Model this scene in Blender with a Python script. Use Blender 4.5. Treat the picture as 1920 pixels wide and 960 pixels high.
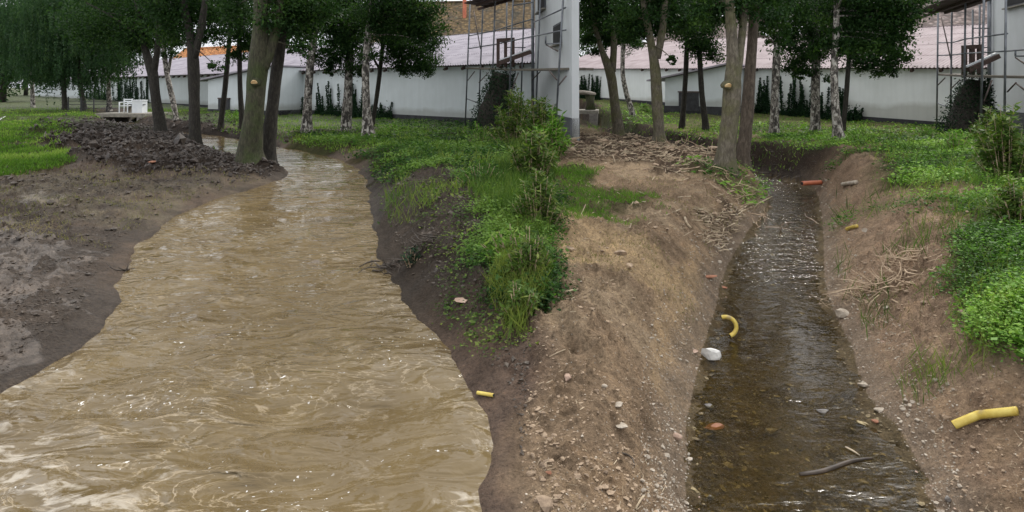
import bpy, math, random
import numpy as np
from mathutils import Vector

# ------------------------------------------------------------------ camera, light
F = 1100.0; H0 = 163.0; CX = 960.0; CZ = 1.85      # focal length in photo pixels, horizon row, centre column, eye height
sc = bpy.context.scene
for o in list(bpy.data.objects): bpy.data.objects.remove(o)
cam = bpy.data.cameras.new('camera'); co = bpy.data.objects.new('camera', cam)
sc.collection.objects.link(co); sc.camera = co
co.location = (0, 0, CZ); co.rotation_euler = (math.radians(90), 0, 0)
cam.sensor_width = 36; cam.lens = 36 * F / 1920; cam.shift_y = -(480 - H0) / 1920
cam.clip_start = 0.05; cam.clip_end = 2000
sc.render.resolution_x = 1024; sc.render.resolution_y = 512
sc.render.engine = 'CYCLES'
sc.view_settings.view_transform = 'Standard'; sc.view_settings.look = 'None'
sc.view_settings.exposure = 0.57; sc.view_settings.gamma = 1
EL, ROT = math.radians(44), math.radians(35)
w = bpy.data.worlds.new("World"); sc.world = w; w.use_nodes = True
nt = w.node_tree; bg = nt.nodes['Background']
sky = nt.nodes.new('ShaderNodeTexSky'); sky.sky_type = 'NISHITA'; sky.sun_disc = False
sky.sun_elevation = EL; sky.sun_rotation = ROT; sky.air_density = 1.2; sky.dust_density = 4; sky.altitude = 200
hs = nt.nodes.new('ShaderNodeHueSaturation'); hs.inputs['Saturation'].default_value = 0.22
mxw = nt.nodes.new('ShaderNodeMix'); mxw.data_type = 'RGBA'; mxw.inputs[0].default_value = 0.8
# overcast deck: brighter overhead than at the horizon
tcw = nt.nodes.new('ShaderNodeTexCoord'); sxw = nt.nodes.new('ShaderNodeSeparateXYZ'); nt.links.new(tcw.outputs['Generated'], sxw.inputs[0])
rw = nt.nodes.new('ShaderNodeValToRGB'); nt.links.new(sxw.outputs[2], rw.inputs[0]); e = rw.color_ramp.elements
e[0].position = 0; e[0].color = (.50, .515, .54, 1); e[1].position = 1; e[1].color = (1.0, 1.0, 1.0, 1); q = e.new(.25); q.color = (.72, .735, .76, 1)
nzw = nt.nodes.new('ShaderNodeTexNoise'); nzw.inputs['Scale'].default_value = 2.2; nzw.inputs['Detail'].default_value = 5; nt.links.new(tcw.outputs['Generated'], nzw.inputs[0])
r2w = nt.nodes.new('ShaderNodeValToRGB'); nt.links.new(nzw.outputs[0], r2w.inputs[0]); e = r2w.color_ramp.elements
e[0].position = .3; e[0].color = (9, 9.2, 9.6, 1); e[1].position = .7; e[1].color = (15, 15, 15, 1)
mmw = nt.nodes.new('ShaderNodeMix'); mmw.data_type = 'RGBA'; mmw.blend_type = 'MULTIPLY'; mmw.inputs[0].default_value = 1
nt.links.new(rw.outputs[0], mmw.inputs[6]); nt.links.new(r2w.outputs[0], mmw.inputs[7]); nt.links.new(mmw.outputs[2], mxw.inputs[7])
nt.links.new(sky.outputs[0], hs.inputs['Color']); nt.links.new(hs.outputs[0], mxw.inputs[6])
nt.links.new(mxw.outputs[2], bg.inputs[0]); bg.inputs[1].default_value = 0.11
sl = bpy.data.lights.new('sun', 'SUN'); sl.energy = 1.5; sl.angle = math.radians(10); sl.color = (1, .95, .87)
so = bpy.data.objects.new('sun', sl); sc.collection.objects.link(so)
sd = Vector((math.sin(ROT) * math.cos(EL), math.cos(ROT) * math.cos(EL), math.sin(EL)))
so.rotation_euler = sd.to_track_quat('Z', 'Y').to_euler()

rng = np.random.default_rng(7); random.seed(7)
R = random.uniform

# ------------------------------------------------------------------ helpers
def P(u, v, Y):
    return np.array([(u - CX) / F * Y, Y, CZ - (v - H0) / F * Y])
def lattice(ix, iy, seed):
    h = (ix * 374761393 + iy * 668265263 + seed * 974634777) & 0xffffffff
    h = ((h ^ (h >> 13)) * 1274126177) & 0xffffffff
    return ((h ^ (h >> 16)) & 0xffff) / 65535.0
def vnoise(x, y, seed=0):
    x = np.asarray(x, float); y = np.asarray(y, float)
    ix = np.floor(x).astype(np.int64); iy = np.floor(y).astype(np.int64)
    fx = x - ix; fy = y - iy; fx = fx * fx * (3 - 2 * fx); fy = fy * fy * (3 - 2 * fy)
    a = lattice(ix, iy, seed); b = lattice(ix + 1, iy, seed); c = lattice(ix, iy + 1, seed); d = lattice(ix + 1, iy + 1, seed)
    return (a + (b - a) * fx) * (1 - fy) + (c + (d - c) * fx) * fy - 0.5
def fbm(x, y, s=1.0, o=4, seed=0, g=0.5):
    r = 0; a = 1.0
    for k in range(o):
        r = r + a * vnoise(x * s, y * s, seed + k * 17); s *= 2.03; a *= g
    return r
def sm(x, a=0.0, b=1.0):
    t = np.clip((x - a) / (b - a), 0, 1); return t * t * (3 - 2 * t)

def sdf(poly, X, Y):
    poly = np.array(poly, float); n = len(poly)
    d2 = np.full(X.shape, 1e9); ins = np.zeros(X.shape, bool)
    for i in range(n):
        ax, ay = poly[i]; bx, by = poly[(i + 1) % n]
        ex, ey = bx - ax, by - ay; l = ex * ex + ey * ey + 1e-12
        t = np.clip(((X - ax) * ex + (Y - ay) * ey) / l, 0, 1)
        d2 = np.minimum(d2, (X - ax - t * ex) ** 2 + (Y - ay - t * ey) ** 2)
        if abs(ey) > 1e-9:
            c = ((ay > Y) != (by > Y)) & (X < (bx - ax) * (Y - ay) / ey + ax); ins ^= c
    d = np.sqrt(d2); return np.where(ins, -d, d)
def smooth_line(pts, it=2):
    p = np.array(pts, float)
    for _ in range(it):
        q = [p[0]]
        for a, b in zip(p[:-1], p[1:]): q += [a * .75 + b * .25, a * .25 + b * .75]
        q.append(p[-1]); p = np.array(q)
    return [tuple(x) for x in p]

ZL, ZR = -0.25, -0.70        # flood level on the left, low water on the right
def pl(z, L): return [tuple(P(u, v, (CZ - z) * F / (v - H0))[:2]) for u, v in L]
Lleft = [(-9, -3), (-7.4, 0.6), (-5.0, 2.9)] + pl(ZL, [(0, 745), (150, 640), (200, 560), (228, 465), (330, 400), (400, 372), (500, 345), (545, 322)]) + \
        [(-6.5, 15.8), (-8.2, 17.1), (-9.7, 18.9), (-11.3, 21.0), (-13.2, 23.9), (-17.5, 27.3), (-20.5, 30.3), (-25.5, 36.5), (-32, 46)]
Lright = [(0.35, -3), (-0.02, 1.5), (-0.10, 2.9)] + pl(ZL, [(945, 790), (870, 690), (800, 600), (742, 520), (712, 440), (700, 360), (688, 322), (640, 297), (570, 281), (520, 275), (420, 254), (320, 246)]) + \
        [(-18.8, 30), (-23.6, 36.5), (-30, 46)]
LP = smooth_line(Lleft) + smooth_line(Lright)[::-1]
Rleft = [(0.9, -3), (1.02, 1.5)] + pl(ZR, [(1280, 960), (1290, 860), (1284, 800), (1302, 730), (1312, 680), (1322, 640), (1340, 590), (1350, 540), (1368, 490), (1400, 440), (1425, 410), (1442, 380)]) + \
        [(6.3, 14.4), (6.2, 15.6), (5.9, 17.2), (5.2, 19.5), (4.6, 23), (4.2, 30), (3.9, 38), (3.6, 46)]
Rright = [(2.9, -3), (2.6, 2.0)] + pl(ZR, [(1740, 960), (1730, 880), (1690, 825), (1642, 770), (1612, 710), (1592, 640), (1562, 590), (1545, 530), (1545, 450), (1540, 400), (1532, 365)]) + \
        [(7.7, 15.0), (7.4, 16.3), (7.0, 18), (6.4, 20), (5.8, 23), (5.4, 30), (5.2, 38), (5.0, 46)]
RP = smooth_line(Rleft) + smooth_line(Rright)[::-1]
def seamX(Y): return 0.085 * (Y - 2.6)          # crest of the strip of land between the two channels
def uvof(X, Y):                                  # plan coordinates used to lay out soil zones
    return CX + F * X / np.maximum(Y, .3), H0 + CZ * F / np.maximum(Y, .3)
def blob(X, Y, L, warp=0.25, seed=5):
    """soft patches; each (u, v, ru, rv, strength) is placed on the ground plan"""
    u, v = uvof(X, Y); n = fbm(X, Y, 1.3, 4, seed) * warp * 2
    r = np.zeros(np.shape(X))
    for cu, cv, ru, rv, s in L:
        q = np.sqrt(((u - cu) / ru) ** 2 + ((v - cv) / rv) ** 2) + n
        r = np.maximum(r, s * sm(1.15 - q, 0, .35))
    return r
HEAP = [(300, 262, 220, 42, 1), (180, 245, 110, 18, .8), (400, 300, 120, 34, .9), (230, 300, 90, 26, .8)]
HEAPR = [(1150, 285, 140, 34, 1), (1260, 300, 110, 34, 1), (1390, 385, 70, 42, .9), (1080, 260, 60, 16, .8)]
def terrain(X, Y, detail=True):
    X = np.asarray(X, float); Y = np.asarray(Y, float)
    wob = fbm(X, Y, 1.6, 4, 3) * 0.16 if detail else 0
    dL = sdf(LP, X, Y) + wob; dR = sdf(RP, X, Y) + wob * .8
    s = seamX(Y)
    side = X - s
    B = np.zeros(X.shape)
    B += 0.22 * sm(Y, 3.2, 6) * sm(-side, -1.2, 0.4) * sm(Y, 22, 12) * sm(X - (-14), 0, 3) * (dL > 0) * (X > -5 - .15 * Y + 1.5)
    lb = sm(-(X + 2.5 + .35 * Y), 0, 2)                   # far left meadow
    B += lb * 0.12 * sm(Y, 6, 14)
    rb = sm(X - (3.0 + .30 * Y), -1.5, 1.5)
    B += rb * 0.32 * sm(Y, 24, 13)
    B += 0.85 * sm(Y, 25, 52) * sm(X, -2, 2) + 0.3 * sm(Y, 40, 90) * sm(-X, 0, 4)
    heap = blob(X, Y, HEAP, .3, 5) * (.25 + .75 * sm(dL, .5, 3.0)); heapR = blob(X, Y, HEAPR, .3, 6)
    B += heap * 0.10 + heapR * 0.06
    nearmid = sm(Y, 4.5, 2.6) * sm(X, -.4, .1)
    B += -0.12 * nearmid
    if detail:
        far = 1 / (1 + (Y / 30) ** 2)
        B += fbm(X, Y, .5, 3, 11) * .12
        lump = fbm(X, Y, 2.2, 3, 12); fine = fbm(X, Y, 9, 4, 13, .6)
        ridge = .5 - np.abs(fbm(X, Y, 5, 4, 14, .55))
        crumb = np.maximum(fbm(X, Y, 13, 3, 17, .6) - .16, 0) + .7 * np.maximum(fbm(X, Y, 6, 3, 18, .6) - .2, 0)
        B += lump * .07 + fine * .042 * far + crumb * .16 * far
        B += heap * (ridge * .14 + fbm(X, Y, 3.1, 4, 15, .6) * .20)
        B += heapR * (ridge * .10 + fbm(X, Y, 3.3, 4, 16, .6) * .16)
    # banks
    wLl = 1.7; wLr = 1.0 + .3 * sm(Y, 5, 12)
    isright = sm(X - (-.9 - .18 * Y), -.3, .3)
    wl = wLl * (1 - isright) + wLr * isright
    wl = np.where((Y > 14.2) & (X < -5), .8, wl)
    t = np.clip(dL / wl, 0, 1); tL = 1 - (1 - t) ** 2.0
    B = np.where(dL > -3, ZL + .015 + (B - ZL) * tL, ZL)
    rside = sm(X - (.26 * Y + .75), -.2, .2)
    wr = .85 * (1 - rside) + 1.15 * rside
    wr = wr * (1 - .35 * sm(Y, 10, 14))
    t = np.clip(dR / wr, 0, 1); tR = 1 - (1 - t) ** 1.5
    B = ZR + .012 + (B - ZR) * tR
    B = B - .45 * sm(-dL, 0, .5) - .13 * sm(-dR, 0, .35) 
    if detail:
        slope = (tR < .97) * (dR > 0) + (tL < .95) * (dL > 0)
        B += slope * (fbm(X, Y, 4, 4, 21, .6) * .05) * np.minimum(np.maximum(np.minimum(np.abs(dR), np.abs(dL)), 0) * 4, 1)
        B += (dR < 0) * fbm(X, Y, 6, 4, 22, .65) * .035
    return B
def gz(x, y, detail=True):
    return float(terrain(np.array([x]), np.array([y]), detail)[0])
def hit(u, v, detail=False):
    Ys = np.concatenate([np.linspace(1.5, 30, 1200), np.linspace(30, 130, 1000)])
    X = (u - CX) / F * Ys; zr = CZ - (v - H0) / F * Ys
    g = terrain(X, Ys, detail); k = np.argmax(zr <= g)
    if zr[k] > g[k]: k = len(Ys) - 1
    return np.array([X[k], Ys[k], g[k]])

# ------------------------------------------------------------------ objects
COL = sc.collection; ORG = {}
def tag(o, label=None, cat=None, group=None, kind=None):
    if label: o['label'] = label
    if cat: o['category'] = cat
    if group: o['group'] = group
    if kind: o['kind'] = kind
    return o
def thing(name, loc, label, cat, group=None):
    o = bpy.data.objects.new(name, None); COL.objects.link(o); o.location = loc; o.empty_display_size = .1
    ORG[o.name] = np.array(loc, float); return tag(o, label, cat, group)
def mk(name, V, Fc, mat, parent=None, smooth=False, attrs=None, colattr=None, origin=None):
    V = np.asarray(V, float); me = bpy.data.meshes.new(name)
    org = ORG[parent.name] if parent else (np.array(origin, float) if origin is not None else np.zeros(3))
    Vl = V - org
    if isinstance(Fc, np.ndarray):
        n, k = Fc.shape
        me.vertices.add(len(Vl)); me.vertices.foreach_set('co', Vl.astype(np.float32).ravel())
        me.loops.add(n * k); me.loops.foreach_set('vertex_index', Fc.astype(np.int32).ravel())
        me.polygons.add(n); me.polygons.foreach_set('loop_start', np.arange(0, n * k, k, dtype=np.int32))
        me.polygons.foreach_set('loop_total', np.full(n, k, np.int32))
        me.polygons.foreach_set('use_smooth', np.full(n, smooth)); me.update(calc_edges=True)
    else:
        me.from_pydata([tuple(p) for p in Vl], [], Fc)
        me.polygons.foreach_set('use_smooth', [smooth] * len(me.polygons))
    me.materials.append(mat)
    if attrs:
        for k2, a in attrs.items():
            at = me.attributes.new(k2, 'FLOAT', 'POINT'); at.data.foreach_set('value', np.asarray(a, np.float32))
    if colattr is not None:
        at = me.attributes.new('soil', 'FLOAT_COLOR', 'POINT')
        c4 = np.concatenate([colattr, np.ones((len(colattr), 1))], 1); at.data.foreach_set('color', c4.astype(np.float32).ravel())
    o = bpy.data.objects.new(name, me); COL.objects.link(o)
    if parent: o.parent = parent; ORG[o.name] = org
    else:
        ORG[o.name] = org; o.location = org
    return o
class G:
    def __init__(s): s.v = []; s.f = []
    def add(s, V, Fs):
        b = len(s.v); s.v += [tuple(p) for p in V]; s.f += [tuple(i + b for i in f) for f in Fs]; return s
    def box(s, c, size, rz=0.0, rx=0.0, ry=0.0):
        c = np.array(c); hx, hy, hz = [q / 2 for q in size]
        V = np.array([(x, y, z) for z in (-hz, hz) for y in (-hy, hy) for x in (-hx, hx)])
        from mathutils import Euler
        M = np.array(Euler((rx, ry, rz)).to_matrix()); V = V @ M.T + c
        return s.add(V, [(0, 2, 3, 1), (4, 5, 7, 6), (0, 1, 5, 4), (2, 6, 7, 3), (0, 4, 6, 2), (1, 3, 7, 5)])
    def beam(s, a, b, w, h):
        a = np.array(a, float); b = np.array(b, float); d = b - a; L = np.linalg.norm(d); d = d / L
        up = np.array([0, 0, 1.]) if abs(d[2]) < .95 else np.array([0, 1., 0])
        sx = np.cross(d, up); sx /= np.linalg.norm(sx); uz = np.cross(sx, d)
        V = [p + sx * i * w / 2 + uz * j * h / 2 for p in (a, b) for j in (-1, 1) for i in (-1, 1)]
        return s.add(V, [(0, 1, 3, 2), (4, 6, 7, 5), (0, 4, 5, 1), (2, 3, 7, 6), (0, 2, 6, 4), (1, 5, 7, 3)])
    def prism(s, pts_a, pts_b):
        n = len(pts_a)
        return s.add(list(pts_a) + list(pts_b), [tuple(range(n))[::-1], tuple(range(n, 2 * n))] + [(i, (i + 1) % n, n + (i + 1) % n, n + i) for i in range(n)])
    def tube(s, pts, rad, n=10, jit=0.0, cap=True, seed=0):
        pts = np.array(pts, float); m = len(pts)
        if np.isscalar(rad): rad = [rad] * m
        rs = np.random.default_rng(seed)
        T = np.gradient(pts, axis=0); T /= np.linalg.norm(T, axis=1)[:, None] + 1e-9
        a = np.array([1., 0, 0]) if abs(T[0][0]) < .8 else np.array([0, 1., 0])
        V = []; ph = rs.uniform(0, 6, 3)
        for i in range(m):
            a = a - T[i] * (a @ T[i]); a /= np.linalg.norm(a); b = np.cross(T[i], a)
            for k in range(n):
                th = 2 * math.pi * k / n
                r = rad[i] * (1 + jit * (math.sin(3 * th + ph[0] + i * .4) * .5 + math.sin(2 * th - i * .7 + ph[1]) * .5) + jit * rs.uniform(-.4, .4))
                V.append(pts[i] + (a * math.cos(th) + b * math.sin(th)) * r)
        Fs = [(i * n + k, i * n + (k + 1) % n, (i + 1) * n + (k + 1) % n, (i + 1) * n + k) for i in range(m - 1) for k in range(n)]
        if cap: Fs += [tuple(range(n))[::-1], tuple(range((m - 1) * n, m * n))]
        return s.add(V, Fs)
    def mk(s, name, mat, parent=None, smooth=False, origin=None):
        return mk(name, s.v, s.f, mat, parent, smooth, origin=origin)
def norm(a): return a / (np.linalg.norm(a, axis=-1, keepdims=True) + 1e-9)
def leafquads(pos, d, nrm, ln, wd):
    d = norm(d); sx = norm(np.cross(d, nrm)); ln = np.asarray(ln)[:, None] / 2; wd = np.asarray(wd)[:, None] / 2
    V = np.stack([pos - d * ln, pos + sx * wd - d * ln * .15, pos + d * ln, pos - sx * wd - d * ln * .15], 1).reshape(-1, 3)
    return V, np.arange(len(V)).reshape(-1, 4)

# ------------------------------------------------------------------ materials
def new(name):
    m = bpy.data.materials.new(name); m.use_nodes = True
    n = m.node_tree.nodes; l = m.node_tree.links; return m, n, l, n['Principled BSDF']
def texco(n, l, scale=(1, 1, 1), obj=True):
    g = n.new('ShaderNodeTexCoord'); mp = n.new('ShaderNodeMapping'); mp.inputs['Scale'].default_value = scale
    l.new(g.outputs['Object'], mp.inputs[0]); return mp.outputs[0]
def noise(n, l, vec, scale, detail=4, rough=.55, dist=0):
    t = n.new('ShaderNodeTexNoise'); t.inputs['Scale'].default_value = scale; t.inputs['Detail'].default_value = detail
    t.inputs['Roughness'].default_value = rough; t.inputs['Distortion'].default_value = dist
    l.new(vec, t.inputs['Vector']); return t.outputs[0]
def ramp(n, l, fac, stops):
    r = n.new('ShaderNodeValToRGB'); e = r.color_ramp.elements
    e[0].position = stops[0][0]; e[0].color = (*stops[0][1], 1); e[1].position = stops[-1][0]; e[1].color = (*stops[-1][1], 1)
    for p, c in stops[1:-1]: q = e.new(p); q.color = (*c, 1)
    l.new(fac, r.inputs[0]); return r.outputs[0]
def mixc(n, l, fac, a, b, mode='MIX'):
    m = n.new('ShaderNodeMix'); m.data_type = 'RGBA'; m.blend_type = mode
    for s, x in ((0, fac), (6, a), (7, b)):
        if isinstance(x, (int, float)): m.inputs[s].default_value = x
        elif isinstance(x, tuple): m.inputs[s].default_value = (*x, 1)
        else: l.new(x, m.inputs[s])
    return m.outputs[2]
def mth(n, l, op, a, b=0.5, c=None):
    m = n.new('ShaderNodeMath'); m.operation = op
    for i, x in enumerate((a, b, c)):
        if x is None: continue
        if isinstance(x, (int, float)): m.inputs[i].default_value = x
        else: l.new(x, m.inputs[i])
    return m.outputs[0]
def bump(n, l, h, strength, dist, bs, nrm=None):
    b = n.new('ShaderNodeBump'); b.inputs['Strength'].default_value = strength; b.inputs['Distance'].default_value = dist
    l.new(h, b.inputs['Height'])
    if nrm is not None: l.new(nrm, b.inputs['Normal'])
    if bs is not None: l.new(b.outputs[0], bs.inputs['Normal'])
    return b.outputs[0]
def simple(name, stops, scale=5, rough=.8, stretch=(1, 1, 1), bmp=.3, bd=.01, metal=0, detail=5, dist=0):
    m, n, l, bs = new(name); v = texco(n, l, stretch); f = noise(n, l, v, scale, detail, .6, dist)
    l.new(ramp(n, l, f, stops), bs.inputs['Base Color']); bs.inputs['Roughness'].default_value = rough; bs.inputs['Metallic'].default_value = metal
    f2 = noise(n, l, v, scale * 3, 5, .6); bump(n, l, f2, bmp, bd, bs); return m

def ground_mat():
    m, n, l, bs = new('soil'); v = texco(n, l)
    a = n.new('ShaderNodeAttribute'); a.attribute_name = 'soil'; wt = n.new('ShaderNodeAttribute'); wt.attribute_name = 'wet'
    n1 = noise(n, l, v, 3.5, 8, .65, .4); n2 = noise(n, l, v, 32, 6, .72); n3 = noise(n, l, v, 120, 3, .6)
    k = ramp(n, l, n1, [(.3, (.68, .66, .64)), (.5, (1, 1, 1)), (.7, (1.35, 1.3, 1.22))])
    c = mixc(n, l, 1.0, a.outputs['Color'], k, 'MULTIPLY')
    k2 = ramp(n, l, n2, [(.30, (.30, .28, .26)), (.44, (.85, .84, .83)), (.60, (1.15, 1.13, 1.1)), (.72, (1.8, 1.72, 1.6))])
    c = mixc(n, l, .85, c, k2, 'MULTIPLY')
    vo = n.new('ShaderNodeTexVoronoi'); vo.inputs['Scale'].default_value = 34; vo.inputs['Randomness'].default_value = 1; l.new(v, vo.inputs['Vector'])
    spk = mth(n, l, 'LESS_THAN', vo.outputs['Distance'], .17)
    sel = n.new('ShaderNodeSeparateColor'); l.new(vo.outputs['Color'], sel.inputs[0]); s2 = mth(n, l, 'GREATER_THAN', sel.outputs[0], .86)
    pe = n.new('ShaderNodeAttribute'); pe.attribute_name = 'pebble'
    f = mth(n, l, 'MULTIPLY', mth(n, l, 'MULTIPLY', spk, s2), pe.outputs['Fac'])
    c = mixc(n, l, f, c, (.42, .37, .31)); l.new(c, bs.inputs['Base Color'])
    wn = mth(n, l, 'MULTIPLY_ADD', n1, 1.6, -.3); wf = mth(n, l, 'MULTIPLY', wt.outputs['Fac'], wn)
    ro = n.new('ShaderNodeMapRange'); l.new(wf, ro.inputs[0]); ro.inputs[3].default_value = .92; ro.inputs[4].default_value = .24; l.new(ro.outputs[0], bs.inputs['Roughness'])
    sp = n.new('ShaderNodeMapRange'); l.new(wt.outputs['Fac'], sp.inputs[0]); sp.inputs[3].default_value = .06; sp.inputs[4].default_value = .75; l.new(sp.outputs[0], bs.inputs['Specular IOR Level'])
    h = mth(n, l, 'ADD', mth(n, l, 'MULTIPLY', n2, 1.0), mth(n, l, 'MULTIPLY', n3, .35))
    h = mth(n, l, 'ADD', h, mth(n, l, 'MULTIPLY', vo.outputs['Distance'], -.35))
    pu = n.new('ShaderNodeAttribute'); pu.attribute_name = 'puddle'; pm = ramp(n, l, mth(n, l, 'MULTIPLY', pu.outputs['Fac'], mth(n, l, 'MULTIPLY_ADD', n1, 2.0, -.25)), [(.42, (1, 1, 1)), (.75, (.30, .30, .30))])
    bump(n, l, mth(n, l, 'MULTIPLY', h, pm), 1.0, .06, bs); return m
def flood_mat():
    m, n, l, bs = new('muddy_water'); v = texco(n, l)
    g = n.new('ShaderNodeTexCoord')
    # pale streaks: sky reflected on ripples, painted into the colour
    st = texco(n, l, (.8, 1.6, 1)); f1 = noise(n, l, st, 2.2, 6, .60, 1.3)
    rd = mth(n, l, 'ABSOLUTE', mth(n, l, 'SUBTRACT', f1, .5))
    streak = ramp(n, l, rd, [(0, (1, 1, 1)), (.006, (.6, .6, .6)), (.018, (0, 0, 0))])
    big = noise(n, l, v, .9, 3, .5); fo = n.new('ShaderNodeAttribute'); fo.attribute_name = 'sheen_riffle'
    base = ramp(n, l, noise(n, l, texco(n, l, (1, .6, 1)), 1.3, 5, .6, .8), [(.3, (.115, .080, .036)), (.55, (.150, .108, .052)), (.8, (.20, .152, .085))])
    gate = ramp(n, l, big, [(.38, (0, 0, 0)), (.62, (1, 1, 1))])
    sf = mth(n, l, 'MULTIPLY', streak, mth(n, l, 'ADD', gate, mth(n, l, 'MULTIPLY', fo.outputs['Fac'], .5)))
    c = mixc(n, l, mth(n, l, 'MULTIPLY', sf, .5), base, (.46, .37, .25))
    f3 = noise(n, l, st, 5, 7, .62, 1.0)
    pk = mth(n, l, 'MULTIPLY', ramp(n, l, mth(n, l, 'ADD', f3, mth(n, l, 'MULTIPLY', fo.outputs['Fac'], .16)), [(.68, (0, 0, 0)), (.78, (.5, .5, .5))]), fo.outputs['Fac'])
    c = mixc(n, l, pk, c, (.62, .56, .47))  # pale patches: bright sky reflection painted into the water colour
    bb = mth(n, l, 'MULTIPLY', ramp(n, l, noise(n, l, v, 26, 3, .6, .5), [(.665, (0, 0, 0)), (.69, (.9, .9, .9))]), ramp(n, l, noise(n, l, st, 1.7, 4, .5), [(.52, (0, 0, 0)), (.6, (1, 1, 1))]))
    c = mixc(n, l, bb, c, (.8, .78, .74))
    l.new(c, bs.inputs['Base Color']); bs.inputs['Roughness'].default_value = .06; bs.inputs['IOR'].default_value = 1.33
    bs.inputs['Specular IOR Level'].default_value = .6
    ca = n.new('ShaderNodeAttribute'); ca.attribute_name = 'chop'
    h1 = mth(n, l, 'MULTIPLY', noise(n, l, texco(n, l, (.75, 1.5, 1)), 2.4, 2, .5, .9), ca.outputs['Fac']); h2 = mth(n, l, 'MULTIPLY', noise(n, l, texco(n, l, (.8, 1.4, 1)), 8, 3, .5, .8), ca.outputs['Fac'])
    b1 = bump(n, l, h1, 1, .095, None); b2 = bump(n, l, h2, 1, .017, bs, b1); return m
def clear_mat():
    m, n, l, bs = new('clear_water'); n.remove(bs); out = n['Material Output']
    st = texco(n, l, (1, 1.6, 1)); f1 = noise(n, l, st, 4.5, 5, .6, .8); f2 = noise(n, l, st, 17, 4, .6, .3)
    ri = n.new('ShaderNodeAttribute'); ri.attribute_name = 'sheen_riffle'  # in the stream this attribute only scales the ripple bumps
    h1 = mth(n, l, 'MULTIPLY', noise(n, l, texco(n, l, (.8, 1.7, 1)), 4, 2, .5, .5), ri.outputs['Fac'])
    h2 = mth(n, l, 'MULTIPLY', noise(n, l, texco(n, l, (.7, 1.7, 1)), 15, 2, .5, .3), ri.outputs['Fac'])
    b = bump(n, l, h1, 1, .05, None); b = bump(n, l, h2, 1, .014, None, b)
    gl = n.new('ShaderNodeBsdfGlossy'); gl.inputs['Roughness'].default_value = .12; l.new(b, gl.inputs['Normal'])
    tr = n.new('ShaderNodeBsdfTransparent'); tr.inputs[0].default_value = (.80, .72, .46, 1)
    di = n.new('ShaderNodeBsdfDiffuse'); di.inputs[0].default_value = (.10, .075, .03, 1)
    m1 = n.new('ShaderNodeMixShader'); m1.inputs[0].default_value = .05; l.new(tr.outputs[0], m1.inputs[1]); l.new(di.outputs[0], m1.inputs[2])
    fr = n.new('ShaderNodeFresnel'); fr.inputs[0].default_value = 1.36; l.new(b, fr.inputs[1])
    m2 = n.new('ShaderNodeMixShader'); l.new(fr.outputs[0], m2.inputs[0]); l.new(m1.outputs[0], m2.inputs[1]); l.new(gl.outputs[0], m2.inputs[2])
    l.new(m2.outputs[0], out.inputs[0]); return m
def leaf_mat(name, dark, mid, light, trans=.35, rough=.5):
    m, n, l, bs = new(name); out = n['Material Output']
    a = n.new('ShaderNodeAttribute'); a.attribute_name = 'tone'
    c = ramp(n, l, a.outputs['Fac'], [(0, dark), (.5, mid), (1, light)])
    l.new(c, bs.inputs['Base Color']); bs.inputs['Roughness'].default_value = rough; bs.inputs['Specular IOR Level'].default_value = .12
    t = n.new('ShaderNodeBsdfTranslucent'); l.new(mixc(n, l, 1.0, c, (1.2, 1.35, .6), 'MULTIPLY'), t.inputs[0])
    mx = n.new('ShaderNodeMixShader'); mx.inputs[0].default_value = trans; l.new(bs.outputs[0], mx.inputs[1]); l.new(t.outputs[0], mx.inputs[2]); l.new(mx.outputs[0], out.inputs[0]); return m
def birch_mat():
    m, n, l, bs = new('birch_bark'); v = texco(n, l, (1, 1, .55)); f = noise(n, l, v, 9, 6, .65, .8); f2 = noise(n, l, texco(n, l, (1, 1, 7)), 5, 3)
    c = ramp(n, l, f, [(.44, (.035, .03, .025)), (.52, (.20, .175, .15)), (.60, (.50, .47, .42)), (.8, (.6, .57, .52))])
    c = mixc(n, l, ramp(n, l, f2, [(.62, (0, 0, 0)), (.68, (1, 1, 1))]), c, (.05, .045, .04))
    l.new(c, bs.inputs['Base Color']); bs.inputs['Roughness'].default_value = .8; bump(n, l, f, .8, .03, bs); return m
def bark_mat(name, a, b, c, moss=None):
    m, n, l, bs = new(name); v = texco(n, l, (1, 1, .3)); f = noise(n, l, v, 20, 8, .75, .6); g = noise(n, l, texco(n, l), 2.6, 4)
    col = ramp(n, l, f, [(.34, a), (.5, b), (.68, c)])
    if moss: col = mixc(n, l, ramp(n, l, g, [(.42, (0, 0, 0)), (.6, (.8, .8, .8))]), col, mixc(n, l, 1.0, moss, ramp(n, l, f, [(.3, (.5, .5, .5)), (.7, (1.5, 1.5, 1.4))]), 'MULTIPLY'))
    l.new(col, bs.inputs['Base Color']); bs.inputs['Roughness'].default_value = .92; bump(n, l, f, 1, .04, bs); return m
def wall_mat(name, c):
    m, n, l, bs = new(name); v = texco(n, l); f = noise(n, l, v, .7, 6, .6); s = noise(n, l, texco(n, l, (3, 3, .25)), 1.6, 5, .6)
    col = mixc(n, l, .3, c, ramp(n, l, s, [(.3, (.80, .80, .78)), (.6, (1, 1, 1))]), 'MULTIPLY')
    col = mixc(n, l, .6, col, ramp(n, l, f, [(.35, (.86, .87, .86)), (.6, (1, 1, 1))]), 'MULTIPLY')
    g = n.new('ShaderNodeSeparateXYZ'); l.new(v, g.inputs[0])
    st = mth(n, l, 'ADD', g.outputs[2], mth(n, l, 'MULTIPLY', f, -.9))
    dirt = ramp(n, l, st, [(0.0, (.55, .53, .48)), (.28, (1, 1, 1))])        # splash dirt along the foot of the wall
    col = mixc(n, l, .7, col, dirt, 'MULTIPLY')
    l.new(col, bs.inputs['Base Color']); bs.inputs['Roughness'].default_value = .85; bump(n, l, noise(n, l, v, 40, 4), .2, .01, bs); return m

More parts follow.
